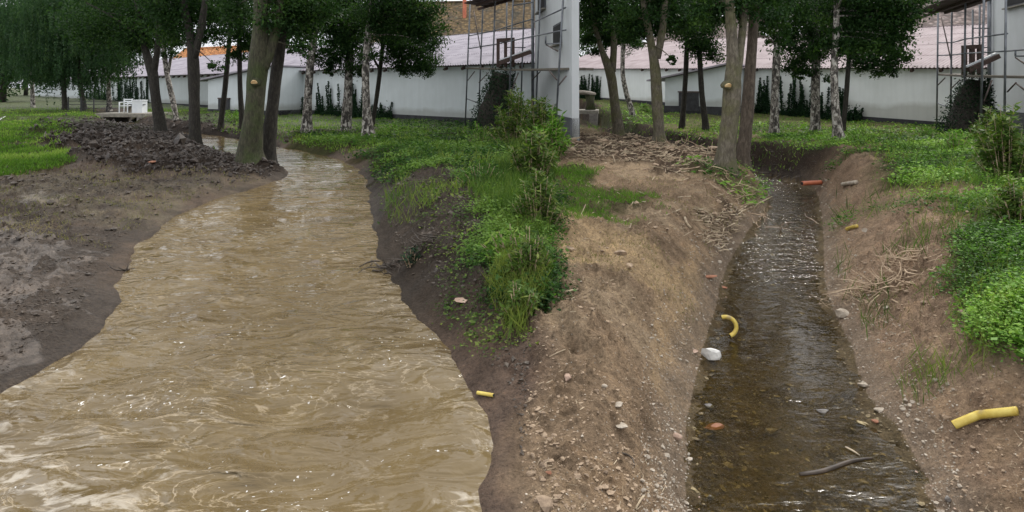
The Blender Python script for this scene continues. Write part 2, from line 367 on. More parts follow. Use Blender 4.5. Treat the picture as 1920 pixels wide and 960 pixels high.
M = {}
M['soil'] = ground_mat(); M['flood'] = flood_mat(); M['clear'] = clear_mat()
M['leaf'] = leaf_mat('tree_leaves', (.010, .026, .009), (.028, .066, .018), (.075, .14, .03))
M['birchleaf'] = leaf_mat('birch_leaves', (.016, .04, .018), (.04, .085, .035), (.075, .13, .045))
M['cover'] = leaf_mat('nettle_leaves', (.035, .085, .015), (.12, .26, .035), (.28, .44, .09))
M['coverdark'] = leaf_mat('dark_nettle_leaves', (.015, .045, .01), (.055, .13, .022), (.15, .25, .05))
M['wild'] = leaf_mat('weed_leaves', (.035, .07, .015), (.085, .15, .03), (.20, .24, .06))
M['grass'] = leaf_mat('grass_blades', (.06, .13, .018), (.13, .25, .035), (.28, .37, .09))
M['drygrass'] = leaf_mat('dry_grass', (.10, .09, .04), (.18, .19, .06), (.30, .25, .13))
M['ivy'] = leaf_mat('ivy_leaves', (.006, .018, .01), (.015, .04, .018), (.03, .07, .025), .15)
M['birch'] = birch_mat()
M['bark'] = bark_mat('mossy_bark', (.022, .019, .012), (.052, .049, .028), (.10, .095, .058), (.042, .058, .016))
M['barkpale'] = bark_mat('pale_bark', (.06, .05, .038), (.13, .11, .08), (.24, .21, .165), (.11, .105, .05))
M['barkbrown'] = bark_mat('brown_bark', (.04, .03, .022), (.09, .068, .05), (.17, .135, .10))
M['barkdark'] = bark_mat('dark_bark', (.012, .01, .008), (.03, .026, .02), (.07, .06, .048))
M['cut'] = simple('cut_wood', [(.3, (.50, .30, .12)), (.55, (.78, .55, .28)), (.8, (.88, .72, .48))], 14, .6)
M['white'] = wall_mat('white_render', (.66, .70, .72)); M['whitebright'] = wall_mat('bright_render', (.80, .82, .81)); M['housewhite'] = wall_mat('house_render', (.62, .64, .65))
M['plinth'] = simple('dark_plinth', [(.3, (.02, .02, .022)), (.7, (.05, .05, .055))], 4, .85)
M['greyplinth'] = simple('grey_plinth', [(.3, (.07, .075, .085)), (.7, (.11, .115, .125))], 4, .8)
M['roof'] = simple('fibre_cement', [(.3, (.20, .18, .21)), (.5, (.30, .275, .315)), (.75, (.38, .35, .39))], 1.3, .75, (1, 1, 1), .2, .01, 0, 7)
M['roofpink'] = simple('faded_red_sheet', [(.3, (.25, .20, .20)), (.5, (.345, .28, .285)), (.75, (.42, .355, .36))], 1.1, .75, (1, 1, 1), .2, .01, 0, 7)
def tile_mat(name, a, b, c):
    m, n, l, bs = new(name); v = texco(n, l); f = noise(n, l, v, 1.2, 6, .7)
    br = n.new('ShaderNodeTexVoronoi'); br.inputs['Scale'].default_value = 3.6; l.new(v, br.inputs['Vector'])
    col = mixc(n, l, .8, ramp(n, l, f, [(.35, a), (.5, b), (.68, c)]), ramp(n, l, br.outputs['Distance'], [(.1, (1.3, 1.3, 1.3)), (.6, (.35, .35, .35))]), 'MULTIPLY')
    l.new(col, bs.inputs['Base Color']); bs.inputs['Roughness'].default_value = .9; bump(n, l, br.outputs['Distance'], .8, .05, bs); return m
M['tile'] = tile_mat('mossy_tiles', (.06, .05, .03), (.15, .10, .045), (.20, .13, .05)); M['tilegrey'] = tile_mat('weathered_tiles', (.10, .08, .075), (.24, .18, .16), (.36, .30, .28))
M['orange'] = tile_mat('orange_tiles', (.45, .16, .05), (.60, .25, .08), (.7, .34, .13))
M['steel'] = simple('galvanised_steel', [(.3, (.09, .10, .11)), (.6, (.19, .20, .22))], 3, .45, bmp=.1, metal=.5)
M['rust'] = simple('rusty_steel', [(.3, (.05, .035, .03)), (.6, (.12, .09, .08))], 6, .7, bmp=.1)
M['plank'] = simple('weathered_plank', [(.3, (.08, .07, .055)), (.6, (.20, .175, .14))], 6, .85, (.4, 6, 6))
M['darkwood'] = simple('dark_timber', [(.3, (.035, .022, .018)), (.6, (.09, .055, .045))], 8, .8, (4, 4, .6))
M['concrete'] = simple('old_concrete', [(.3, (.13, .12, .10)), (.6, (.27, .25, .21))], 5, .9, bmp=.5)
M['plastic'] = simple('white_plastic', [(.3, (.62, .65, .68)), (.6, (.75, .77, .78))], 3, .45, bmp=.05)
M['black'] = simple('black_void', [(.3, (.01, .01, .01)), (.6, (.02, .02, .02))], 3, .9)
def stone(name, a, b): return simple(name, [(.3, a), (.65, b)], 9, .85, bmp=.5, bd=.01)
M['stone'] = stone('pale_stone', (.24, .19, .14), (.50, .44, .36)); M['whitestone'] = stone('white_stone', (.55, .54, .51), (.78, .76, .72))
M['greystone'] = stone('grey_stone', (.12, .11, .10), (.24, .22, .20)); M['brick'] = stone('red_brick', (.17, .08, .045), (.38, .17, .10))
M['pinkstone'] = stone('pink_stone', (.26, .17, .12), (.50, .36, .28))
M['yellow'] = simple('yellow_plastic', [(.35, (.30, .22, .09)), (.45, (.55, .40, .07)), (.65, (.70, .56, .14))], 9, .45, bmp=.1)
M['redpipe'] = simple('orange_pipe', [(.3, (.42, .10, .05)), (.6, (.52, .16, .08))], 4, .45)
M['root'] = simple('dry_roots', [(.3, (.20, .13, .08)), (.6, (.50, .38, .26))], 9, .9)
M['darkroot'] = simple('wet_roots', [(.3, (.02, .016, .012)), (.6, (.07, .05, .035))], 9, .6)
M['straw'] = simple('dead_straw', [(.3, (.22, .16, .10)), (.6, (.48, .39, .27))], 9, .9)
M['clod'] = simple('dark_clods', [(.3, (.016, .011, .008)), (.6, (.045, .030, .021))], 7, .55, bmp=.8, bd=.02)
M['clodgrey'] = simple('wet_grey_clods', [(.3, (.022, .016, .011)), (.6, (.085, .062, .043))], 7, .5, bmp=.8, bd=.02)
M['clodbrown'] = simple('brown_clods', [(.3, (.15, .105, .07)), (.6, (.38, .28, .19))], 9, .9, bmp=.8, bd=.02)

# ------------------------------------------------------------------ ground sheet
def fan(vrows, Yfar, ncol, wid):
    vr = H0 + CZ * F / np.array(vrows); 
    return None
Yn = np.linspace(.3, 2.1, 16)[:-1]
vv = np.linspace(H0 + CZ * F / 2.1, H0 + CZ * F / 30, 640); Yv = CZ * F / (vv - H0)
Yf = np.geomspace(30, 900, 70)[1:]
YR = np.concatenate([Yn, Yv, Yf]); T = np.linspace(-1, 1, 1080)
XX = T[None, :] * (YR[:, None] * 1.02 + 1.6); YY = np.repeat(YR[:, None], len(T), 1)
ZZ = terrain(XX.ravel(), YY.ravel()).reshape(XX.shape)
nr, nc = XX.shape; idx = np.arange(nr * nc).reshape(nr, nc)
FF = np.stack([idx[:-1, :-1], idx[:-1, 1:], idx[1:, 1:], idx[1:, :-1]], -1).reshape(-1, 4)
X, Y = XX.ravel(), YY.ravel()
dL, dR = sdf(LP, X, Y), sdf(RP, X, Y)
u, v = uvof(X, Y); side = X - seamX(Y) + fbm(X, Y, 1.5, 3, 31) * .4
def C(*a): return np.array(a, float)[None, :]
def lay(base, col, f): f = np.clip(f, 0, 1)[:, None]; return base * (1 - f) + C(*col) * f
n1 = fbm(X, Y, 1.1, 5, 41); n2 = fbm(X, Y, 4, 4, 42, .6)
isL = sm(-side, -.15, .15)
GRASSL = [(40, 250, 90, 26, 1), (30, 315, 100, 34, 1), (110, 220, 160, 9, .9), (300, 215, 260, 7, .6), (650, 262, 130, 16, .9), (850, 290, 160, 50, 1), (960, 380, 70, 90, .9), (985, 520, 55, 110, .9)]
GRASSR = [(1070, 345, 50, 20, 1), (1120, 385, 110, 34, .85), (1180, 225, 90, 14, .8), (1420, 245, 130, 14, .8), (1600, 265, 160, 26, 1), (1780, 330, 180, 70, 1), (1900, 480, 110, 150, 1), (2240, 400, 300, 260, 1), (1390, 325, 90, 14, .6)]
gl = blob(X, Y, GRASSL, .22, 7); gr = blob(X, Y, GRASSR, .22, 8)
soil = np.tile(C(.31, .225, .15), (len(X), 1))                                  # dry brown earth
soil = lay(soil, (.42, .32, .215), sm(n1 + .1, 0, .35) * .75)
soil = lay(soil, (.21, .15, .10), sm(n2 - .05, 0, .4) * .7)
soil = lay(soil, (.48, .35, .21), blob(X, Y, [(1090, 480, 150, 46, .9), (1860, 830, 130, 90, .6), (1880, 700, 60, 40, .7), (1300, 500, 40, 60, .7), (1030, 500, 60, 40, .4), (1260, 560, 40, 60, .5)], .3, 9))
rightbank = sm(X - (.30 * Y + 1.1), -.2, .2)
soil = lay(soil, (.30, .21, .15), rightbank * .6 * sm(-gr, -.5, 0))
# left side: darker, wet
lm = np.tile(C(.115, .08, .054), (len(X), 1))
lm = lay(lm, (.068, .050, .036), sm(n1, -.05, .25) * .9)
lm = lay(lm, (.17, .14, .09), blob(X, Y, [(120, 370, 260, 38, .9), (420, 335, 120, 20, .5)], .3, 10) * (.5 + n2))
lm = lay(lm, (.085, .066, .052), blob(X, Y, [(30, 560, 200, 120, .9)], .3, 12) * .7)
lm = lay(lm, (.028, .019, .014), blob(X, Y, HEAP, .3, 5))
lm = lay(lm, (.048, .036, .026), sm(X - (-.9 - .2 * Y), 0, .4) * sm(Y, 4.3, 6) * .9)
lm = lay(lm, (.14, .095, .07), sm(X - (-.9 - .2 * Y), 0, .4) * sm(Y, 5.6, 4.3) * .9)
soil = soil * (1 - isL[:, None]) + lm * isL[:, None]
soil = lay(soil, (.125, .09, .065), blob(X, Y, HEAPR, .3, 6) * (1 - isL))
soil = lay(soil, (.045, .033, .026), sm(Y, 13.5, 16) * sm(1.3 - np.abs(dR - .2), 0, .8) * (1 - isL))
soil = lay(soil, (.05, .06, .022), np.maximum(gl * isL, gr * (1 - isL)) * .85)
soil = lay(soil, (.055, .085, .022), sm(Y, 20, 30) * .8 * (dL > 1) * (dR > 1))
wetline = sm(.28 - dR + n2 * .12, 0, .2)
soil = lay(soil, (.25, .19, .135), wetline * .75 * (dR > 0) * (Y < 13))
soil = lay(soil, (.13, .095, .045), (dR < 0).astype(float) * .95 * sm(Y, 40, 12) )
soil = lay(soil, (.085, .055, .02), (dR < 0) * sm(n2, -.05, .3) * .8)
wet = np.clip(isL * sm(-gl, -.4, 0) * np.where(X < -2, .85, .5) + wetline * .5, 0, 1)
pud = blob(X, Y, [(40, 455, 130, 34, 1), (60, 540, 110, 40, 1), (20, 610, 80, 30, 1), (130, 505, 50, 16, 1), (90, 385, 60, 10, 1)], .8, 13) * isL
pud = pud * sm(.10 - fbm(X, Y, 2.6, 5, 91, .62), -.12, .12)
wet = np.maximum(wet * .6 * (1 - .7 * blob(X, Y, HEAP, .3, 5)), pud * 1.5)

peb = np.clip((1 - isL) * .8 + .15, 0, 1) * (Y < 25)
gobj = mk('ground', np.stack([X, Y, ZZ.ravel()], 1), FF, M['soil'], smooth=True, attrs={'wet': np.clip(wet, 0, 1), 'pebble': peb, 'puddle': np.clip(pud * 1.6, 0, 1)}, colattr=soil)
tag(gobj, kind='structure')

def water(name, poly, z, mat, amp, vmax, ncol, reach, sheen_riffle_f=None):
    vv = np.linspace(H0 + (CZ - z) * F / 1.2, H0 + (CZ - z) * F / 32, 560); Yv = (CZ - z) * F / (vv - H0)
    YR = np.concatenate([np.linspace(-.5, 1.2, 10)[:-1], Yv, np.linspace(32, 46, 12)[1:]])
    xs = np.array(poly)[:, 0]
    T = np.linspace(0, 1, ncol)
    lo, hi = reach
    XX = (lo(YR)[:, None] * (1 - T) + hi(YR)[:, None] * T); YY = np.repeat(YR[:, None], ncol, 1)
    d = sdf(poly, XX.ravel(), YY.ravel()); X = XX.ravel(); Y = YY.ravel()
    flow = 1 / (1 + (Y / 14) ** 2)
    wv = (fbm(X * .8, Y * 1.4, 1.3, 2, 61, .5) * 1.0 + (.5 - np.abs(fbm(X * .8 + .3 * Y, Y * 1.5, 2.4, 2, 62, .5))) * .9) * amp
    Z = z + wv * sm(-d, -.1, .25) * (1 - .5 * sm(Y, 9, 20)) - amp * .25
    idx = np.arange(len(X)).reshape(XX.shape)
    FF = np.stack([idx[:-1, :-1], idx[:-1, 1:], idx[1:, 1:], idx[1:, :-1]], -1).reshape(-1, 4)
    keep = d[FF].min(1) < .5; FF = FF[keep]; used = np.unique(FF); re = np.full(len(X), -1); re[used] = np.arange(len(used))
    chop = (1 - .8 * sm(Y, 9, 20)) * (.55 + .9 * sm(fbm(X, Y, .7, 3, 66), -.25, .3))
    at = {'chop': chop[used], 'sheen_riffle': (sheen_riffle_f(X, Y, d) if sheen_riffle_f else np.zeros(len(X)))[used]}
    o = mk(name, np.stack([X, Y, Z], 1)[used], re[FF], mat, smooth=True, attrs=at); return tag(o, kind='structure')
def sheen_riffle(X, Y, d):  # where sky sheen is painted pale on the flood, most at near left
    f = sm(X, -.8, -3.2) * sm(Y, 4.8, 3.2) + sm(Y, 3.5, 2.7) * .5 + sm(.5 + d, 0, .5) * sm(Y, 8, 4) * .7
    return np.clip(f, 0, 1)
water('flood_water', LP, ZL, M['flood'], .05, 0, 620, (lambda y: -y * .62 - 6.5, lambda y: np.minimum(1.2, 1.2 - .2 * (y - 3)) + 0 * y), sheen_riffle)
water('stream_water', RP, ZR, M['clear'], .005, 0, 240, (lambda y: .2 + y * .05, lambda y: 3.2 + np.clip(y, 0, 16) * .38),
      lambda X, Y, d: .15 + .85 * sm(Y, 6.0, 9.0) + .07 * sm(np.abs(Y - 5.0 - fbm(X, Y, 2, 2, 70) * .8), .45, 0) * sm(-d, .1, .4))

# ------------------------------------------------------------------ buildings
def frame(A, B):
    A = np.array(A, float); B = np.array(B, float); d = (B - A)[:2]; L = np.linalg.norm(d); d = d / L
    n = np.array([-d[1], d[0]]);
    if n[1] < 0: n = -n
    return A, B, d, n, L
def V3(p, z): return np.array([p[0], p[1], z])
def long_building(name, label, A, B, zA, zB, eA, eB, depth, ridge, roofm, wallm, rafters=None, skew=0.0):
    """front wall from A to B (plan), foot heights zA,zB, eaves eA,eB; ridge height above eaves, depth behind"""
    A, B, d, n, L = frame(A, B)
    t = thing(name, V3((A + B) / 2, (zA + zB) / 2), label, 'building')
    g = G()
    def sec(p, z0, e):
        k = d * (skew if p is B else 0)
        return [V3(p, z0 - 1.0), V3(p + (n - k) * depth, z0 - 1.0), V3(p + (n - k) * depth, e), V3(p + (n - k) * depth / 2, e + ridge), V3(p, e)]
    g.prism(sec(A, zA, eA - .02), sec(B, zB, eB - .02)); g.mk('wall', wallm, t)
    g = G(); q = .06; A2 = A - n * q - d * q; B2 = B - n * q + d * q
    g.prism([V3(A2, zA - 1), V3(A2 + n * (depth + 2 * q), zA - 1), V3(A2 + n * (depth + 2 * q), zA + .32), V3(A2, zA + .32)],
            [V3(B2, zB - 1), V3(B2 + (n - d * skew) * (depth + 2 * q), zB - 1), V3(B2 + (n - d * skew) * (depth + 2 * q), zB + .32), V3(B2, zB + .32)]); g.mk('plinth', M['plinth'], t)
    # corrugated sheets in four overlapping courses, both slopes
    pitch = .177; m = int(L / pitch * 6); s = np.linspace(-.2, L + .2, m); cor = .024 * np.cos(2 * np.pi * s / pitch)
    Vs = []; Fs = []; c = 4; ov = .35
    for sgn in (0, 1):
        for k in range(c):
            for j in (0, 1):
                t0 = (k + j + (.03 if j else 0)) / c
                off = -ov + (depth / 2 + ov) * t0; 
                if sgn: off = depth - off
                h = (min(off, depth - off) / (depth / 2)) * ridge
                sk = np.minimum(s, L + .2 - skew * max(off, 0)); P0 = A[None, :] + d[None, :] * sk[:, None] + n[None, :] * off
                z = (eA + (eB - eA) * s / L) + h + cor + .05 + (.016 if j == 0 else 0.0)
                Vs.append(np.column_stack([P0, z]))
            b = (len(Vs) - 2) * m; i = np.arange(m - 1)
            Fs.append(np.stack([b + i, b + i + 1, b + m + i + 1, b + m + i], 1))
    ro = mk('roof', np.concatenate(Vs), np.concatenate(Fs), roofm, t)
    md = ro.modifiers.new('solid', 'SOLIDIFY'); md.thickness = .012
    # eaves board and rafter ends
    g = G(); g.beam(V3(A - n * .05, eA - .03), V3(B - n * .05, eB - .03), .1, .14); g.mk('eaves_board', M['darkwood'], t)
    if rafters:
        first = None
        for s0 in np.arange(rafters[0], rafters[1], rafters[2]):
            p = A + d * s0; z = eA + (eB - eA) * s0 / L - .08
            if first is None:
                g = G(); a = V3(p - n * .32, z - ridge / (depth / 2) * .32 - .02); g.beam(a, V3(p - n * .105, z - ridge / (depth / 2) * .1 - .02), .09, .13); first = g.mk('rafter_end', M['darkwood'], t); f0 = V3(p, z)
            else:
                c2 = first.copy(); COL.objects.link(c2); c2.parent = t; c2.location = V3(p, z) - f0
    return t, (A, B, d, n, L)
LA = P(60, 184, 92)[:2]; LB = P(1008, 243, 26.2)[:2]
bl, fl = long_building('farm_building', 'long white building with lilac-grey corrugated roof behind the left trees and flood', LA, LB, 0.05, 0.0, 2.95, 2.98, 17, 2.55, M['roof'], M['white'], None, .80)
A, B, d, n, L = fl
# its rafters only along the near half
g0 = None
for s0 in np.arange(L - 62, L - .3, 1.25):
    p = A + d * s0; z = 2.95 + .03 * s0 / L - .12
    if g0 is None:
        g = G(); g.beam(V3(p - n * .33, z - .12), V3(p - n * .11, z - .05), .09, .13); g0 = g.mk('rafter_end', M['darkwood'], bl); z0 = V3(p, z)
    else:
        c2 = g0.copy(); COL.objects.link(c2); c2.parent = bl; c2.location = V3(p, z) - z0
def rb(u):   # point on the right building's front
    s = 0; 
RA = np.array([3.6, 53.4]); RB = np.array([20.5, 25.0])
br_, fr = long_building('farm_building', 'long white building with faded pink corrugated roof behind the right trees', RA, RB, .88, -.12, 3.55, 2.72, 16, 2.45, M['roofpink'], M['whitebright'], (12, 32.5, 1.2))

def annex(label, pl_, pr_, zb, e0, e1, depth, roofm, dooru, doorv):
    a = np.array(pl_); b = np.array(pr_); A, B, d, n, L = frame(a, b)
    t = thing('lean_to_shed', V3((A + B) / 2, zb), label, 'shed')
    g = G(); g.prism([V3(A, zb - 1), V3(B, zb - 1), V3(B, e1), V3(A, e0)], [V3(A + n * depth, zb - 1), V3(B + n * depth, zb - 1), V3(B + n * depth, e1), V3(A + n * depth, e0)]); g.mk('wall', M['white'], t)
    g = G(); o = .35; k = (e1 - e0) / L
    lo = A - d * (o + .7); zl = e0 - k * (o + .7) + .04; hi = B + d * .1; zh = e1 + k * .1 + .04
    g.prism([V3(lo - n * o, zl), V3(hi - n * o, zh), V3(hi - n * o, zh + .09), V3(lo - n * o, zl + .09)], [V3(lo + n * (depth + o), zl), V3(hi + n * (depth + o), zh), V3(hi + n * (depth + o), zh + .09), V3(lo + n * (depth + o), zl + .09)]); g.mk('roof', roofm, t)
    g = G(); g.prism([V3(A - n * .05 - d * .05, zb - .6), V3(B - n * .05, zb - .6), V3(B - n * .05, zb + .3), V3(A - n * .05 - d * .05, zb + .3)], [V3(A - d * .05 + n * depth, zb - .6), V3(B + n * depth, zb - .6), V3(B + n * depth, zb + .3), V3(A - d * .05 + n * depth, zb + .3)]); g.mk('plinth', M['plinth'], t)
    s0, s1, h = dooru; g = G(); c = A + d * (s0 + s1) / 2 - n * .04; g.beam(V3(A + d * s0 - n * .065, zb + h / 2), V3(A + d * s1 - n * .065, zb + h / 2), .06, h); dd = g.mk('door', M['plinth'], t)
    g = G(); g.beam(V3(A + d * (s0 - .06) - n * .06, zb + h + .04), V3(A + d * (s1 + .06) - n * .06, zb + h + .04), .08, .07); g.mk('lintel', M['darkwood'], dd)
annex('white lean-to shed with grey sloping roof beyond the left thin dark trunks', P(390, 0, 40)[:2], P(510, 0, 37)[:2], .05, 2.32, 3.12, 5.0, M['roof'], (1.2, 2.3, 1.0), 0)
annex('white lean-to shed with grey sloping roof beyond the right thin dark trunks', P(1247, 0, 35.5)[:2], P(1362, 0, 33.2)[:2], .42, 2.35, 3.05, 5.0, M['roof'], (.9, 2.1, 1.1), 0)

def house(label, A, B, depth, h, zb):
    A, B, d, n, L = frame(A, B); n = np.array([d[1], -d[0]]); n = n if n[0] > 0 else -n
    t = thing('house', V3((A + B) / 2, zb), label, 'house'); g = G()
    g.prism([V3(A, zb - 1), V3(B, zb - 1), V3(B, h), V3(A, h)], [V3(A + n * depth, zb - 1), V3(B + n * depth, zb - 1), V3(B + n * depth, h), V3(A + n * depth, h)]); g.mk('wall', M['housewhite'], t)
    g = G(); q = .05; g.prism([V3(A - n * q, zb - 1), V3(B - n * q, zb - 1), V3(B - n * q, zb + .95), V3(A - n * q, zb + .95)], [V3(A + n * (depth + .02), zb - 1), V3(B + n * (depth + .02), zb - 1), V3(B + n * (depth + .02), zb + .95), V3(A + n * (depth + .02), zb + .95)]); g.mk('plinth', M['greyplinth'], t)
    g = G(); o = .35; m = n * depth / 2
    A3 = A - d * o; B3 = B + d * o
    g.prism([V3(A3 - n * o, h), V3(A3 + m, h + depth * .4), V3(A3 + n * (depth + o), h), V3(A3 + n * (depth + o), h + .15), V3(A3 + m, h + .15 + depth * .4), V3(A3 - n * o, h + .15)],
            [V3(B3 - n * o, h), V3(B3 + m, h + depth * .4), V3(B3 + n * (depth + o), h), V3(B3 + n * (depth + o), h + .15), V3(B3 + m, h + .15 + depth * .4), V3(B3 - n * o, h + .15)])
    g.mk('roof', M['tile'], t)
    # downpipe at the far corner
    p = A - n * .12 + d * .15; g = G(); g.tube([V3(p, zb), V3(p, h)], .07, 10); g.mk('downpipe', M['steel'], t, True)
    # upper window and meter cabinet
    def win(s0, s1, z0, z1, deep=.05):
        g = G(); c = A + d * (s0 + s1) / 2 - n * .03; g.beam(V3(A + d * s0 - n * .03, (z0 + z1) / 2), V3(A + d * s1 - n * .03, (z0 + z1) / 2), .06, z1 - z0); f = g.mk('window', M['greyplinth'], t)
        g = G(); g.beam(V3(A + d * (s0 + .07) - n * .065, (z0 + z1) / 2), V3(A + d * (s1 - .07) - n * .065, (z0 + z1) / 2), .02, z1 - z0 - .14); g.mk('pane', M['black'], f)
        g = G(); g.beam(V3(A + d * (s0 - .05) - n * .1, z0 - .03), V3(A + d * (s1 + .05) - n * .1, z0 - .03), .16, .05); g.mk('sill', M['concrete'], f)
    win(L * .15, L * .38, 4.9, 6.1); win(L * .62, L * .8, 3.3, 4.0)
    return t
house('narrow white house with grey foot seen through scaffolding in the middle', (1.0, 25.5), (1.82, 17.8), .22, 7.2, -.05)
house('white house with grey foot behind scaffolding at the right edge', (19.6, 24.0), (16.9, 15.4), 9, 7.2, -.05)

def barn(label, A, B, depth, e, ridge, tile, name='barn'):
    A, B, d, n, L = frame(A, B); t = thing(name, V3((A + B) / 2, 0), label, 'building'); g = G()
    def sec(p, e, r, b): return [V3(p, b), V3(p + n * depth, b), V3(p + n * depth, e), V3(p + n * depth / 2, r), V3(p, e)]
    g.prism(sec(A, e, ridge - .05, -1), sec(B, e, ridge - .05, -1)); g.mk('wall', M['housewhite'], t)
    g = G(); o = .4
    for s_ in (0, 1):
        p0 = -o if not s_ else depth + o; k = (ridge - e) / (depth / 2)
        a, b = A - d * .4, B + d * .4
        z0 = e - k * o + .04
        q = [V3(a + n * p0, z0), V3(a + n * depth / 2, ridge + .04), V3(a + n * depth / 2, ridge + .2), V3(a + n * p0, z0 + .16)]
        q2 = [V3(b + n * p0, z0), V3(b + n * depth / 2, ridge + .04), V3(b + n * depth / 2, ridge + .2), V3(b + n * p0, z0 + .16)]
        g.prism(q, q2)
    g.mk('roof', tile, t); g = G(); g.tube([V3(A - d * .4 + n * depth / 2, ridge + .2), V3(B + d * .4 + n * depth / 2, ridge + .2)], .13, 8); g.mk('ridge_tiles', tile, t)
    return t, A, B, d, n, L
bt, A, B, d, n, L = barn('tall barn with mossy brown tiled roof rising behind the scaffolding in the middle', P(700, 0, 48)[:2], P(1030, 0, 46)[:2], 9, 5.6, 9.1, M['tile'])
g = G(); p = P(871, 0, 49.5); g.tube([(p[0], p[1], 7), (p[0], p[1], 10.6)], .16, 8); g.mk('flue', M['redpipe'], bt)
barn('barn with weathered grey tiled roof rising behind the right scaffolding', P(1560, 0, 44)[:2], P(1990, 0, 38)[:2], 9, 5.2, 8.2, M['tilegrey'])
barn('distant house with bright orange tiled roof behind the left trees', P(300, 0, 88)[:2], P(440, 0, 80)[:2], 8, 4.2, 7.6, M['orange'], 'distant_house')
barn('distant pale building with grey tiles behind the forked right trunks', P(1230, 0, 66)[:2], P(1420, 0, 62)[:2], 8, 6.6, 9.6, M['tilegrey'], 'distant_house')

# ------------------------------------------------------------------ scaffolds
def scaffold(label, poles, rails, decks, braces, frames):
    base = P(poles[0][0], 200, poles[0][2]); t = thing('scaffold', (base[0], base[1], 0), label, 'scaffold')
    for ut, ub, Yp, vt in poles:
        a = P(ub, 0, Yp); z0 = gz(a[0], a[1]); tp = P(ut, vt, Yp); lean = 0
        g = G(); g.tube([(a[0], a[1], z0 - .02), (tp[0], Yp, tp[2])], .032, 8); pl_ = g.mk('standard', M['steel'], t, True)
        g = G(); g.box((a[0], a[1], z0 + .01), (.16, .16, .02)); g.mk('base_plate', M['steel'], pl_)
    for (u0, v0, Y0), (u1, v1, Y1) in rails:
        g = G(); g.tube([P(u0, v0, Y0), P(u1, v1, Y1)], .026, 6); g.mk('rail', M['steel'], t, True)
    for (u0, v0, Y0), (u1, v1, Y1), wd, th in decks:
        a, b = P(u0, v0, Y0), P(u1, v1, Y1); g = G(); dd = norm(b - a); sx = np.array([dd[1], -dd[0], 0])
        if sx[0] < 0: sx = -sx
        for k in range(3):
            g.beam(a + sx * (wd * (k + .5) / 3) + np.array([0, 0, .006 * (k % 2)]), b + sx * (wd * (k + .5) / 3) + np.array([0, 0, .006 * (k % 2)]), wd / 3 - .015, th)
        g.mk('deck_boards', M['plank'], t)
    for (u0, v0, Y0), (u1, v1, Y1) in braces:
        g = G(); g.tube([P(u0, v0, Y0), P(u1, v1, Y1)], .022, 6); g.mk('brace', M['rust'], t, True)
    return t
scaffold('steel tube scaffold with board deck beside the narrow house in the middle',
    [(884, 872, 26, -60), (909, 896, 25, -70), (931, 920, 24, -70), (951, 948, 25.4, -60), (965, 952, 22.2, -70), (985, 975, 24.5, -60), (1061, 1040, 18.2, -90), (1016, 1003, 22, -80)],
    [((881, 67, 26), (929, 57, 24)), ((929, 57, 24), (1000, 35, 21.6)), ((880, 91, 26), (929, 83, 24)), ((929, 83, 24), (1000, 68, 21.6)), ((1000, 68, 21.6), (1061, 56, 18.2)), ((962, 10, 22.2), (1000, 4, 21.6)),
     ((875, 185, 26), (905, 196, 25)), ((951, 53, 25.4), (985, 53, 24.5)), ((951, 89, 25.4), (985, 89, 24.5)), ((1000, 42, 21.8), (1061, 14, 18.2)), ((1023, 82, 19.5), (1052, 82, 18.4)), ((1023, 82, 19.5), (1023, 68, 19.5))],
    [((874, 128, 26), (962, 131, 22.4), .9, .07), ((962, 131, 22.4), (1066, 129, 18.2), .9, .07)],
    [((888, 20, 25.4), (901, 92, 25)), ((876, 152, 26), (890, 134, 25.6)), ((898, 155, 25), (916, 136, 24.4)), ((1044, 150, 18.3), (1030, 133, 18.9)), ((1046, 162, 18.2), (1062, 142, 18.1)), ((998, 150, 22), (1013, 134, 21.6)), ((952, 190, 22.2), (972, 136, 22.2)), ((1024, 84, 19.5), (1046, 96, 18.4))], [])
scaffold('steel tube scaffold with board deck beside the right hand house',
    [(1759, 1756, 24, 20), (1785, 1782, 23, 8), (1811, 1807, 21, -60), (1824, 1823, 22.5, 18), (1837, 1836, 22, 10), (1847, 1838, 18.5, -70), (1857, 1855, 21.4, 8), (1887, 1883, 17.6, -80)],
    [((1759, 80, 24), (1785, 80, 23)), ((1785, 80, 23), (1811, 73, 21)), ((1811, 73, 21), (1889, 63, 17.6)), ((1759, 104, 24), (1785, 103, 23)), ((1785, 103, 23), (1811, 100, 21)), ((1811, 100, 21), (1886, 96, 17.6)), ((1886, 96, 17.6), (1960, 90, 15.4)),
     ((1757, 193, 24), (1783, 203, 23)), ((1824, 53, 22.5), (1857, 53, 21.4)), ((1837, 89, 22), (1857, 89, 21.4)), ((1904, 105, 17), (1930, 105, 16.4)), ((1904, 105, 17), (1904, 95, 17))],
    [((1759, 140, 24), (1812, 143, 21), .9, .07), ((1812, 143, 21), (1960, 146, 15.6), .9, .07)],
    [((1765, 32, 23.6), (1783, 112, 23)), ((1758, 160, 24), (1772, 146, 23.4)), ((1783, 166, 23), (1800, 150, 21.8)), ((1889, 172, 17.6), (1905, 155, 17)), ((1906, 157, 17), (1925, 172, 16.5)), ((1904, 108, 17), (1925, 122, 16.5)), ((1845, 190, 18.5), (1860, 150, 18.5))], [])
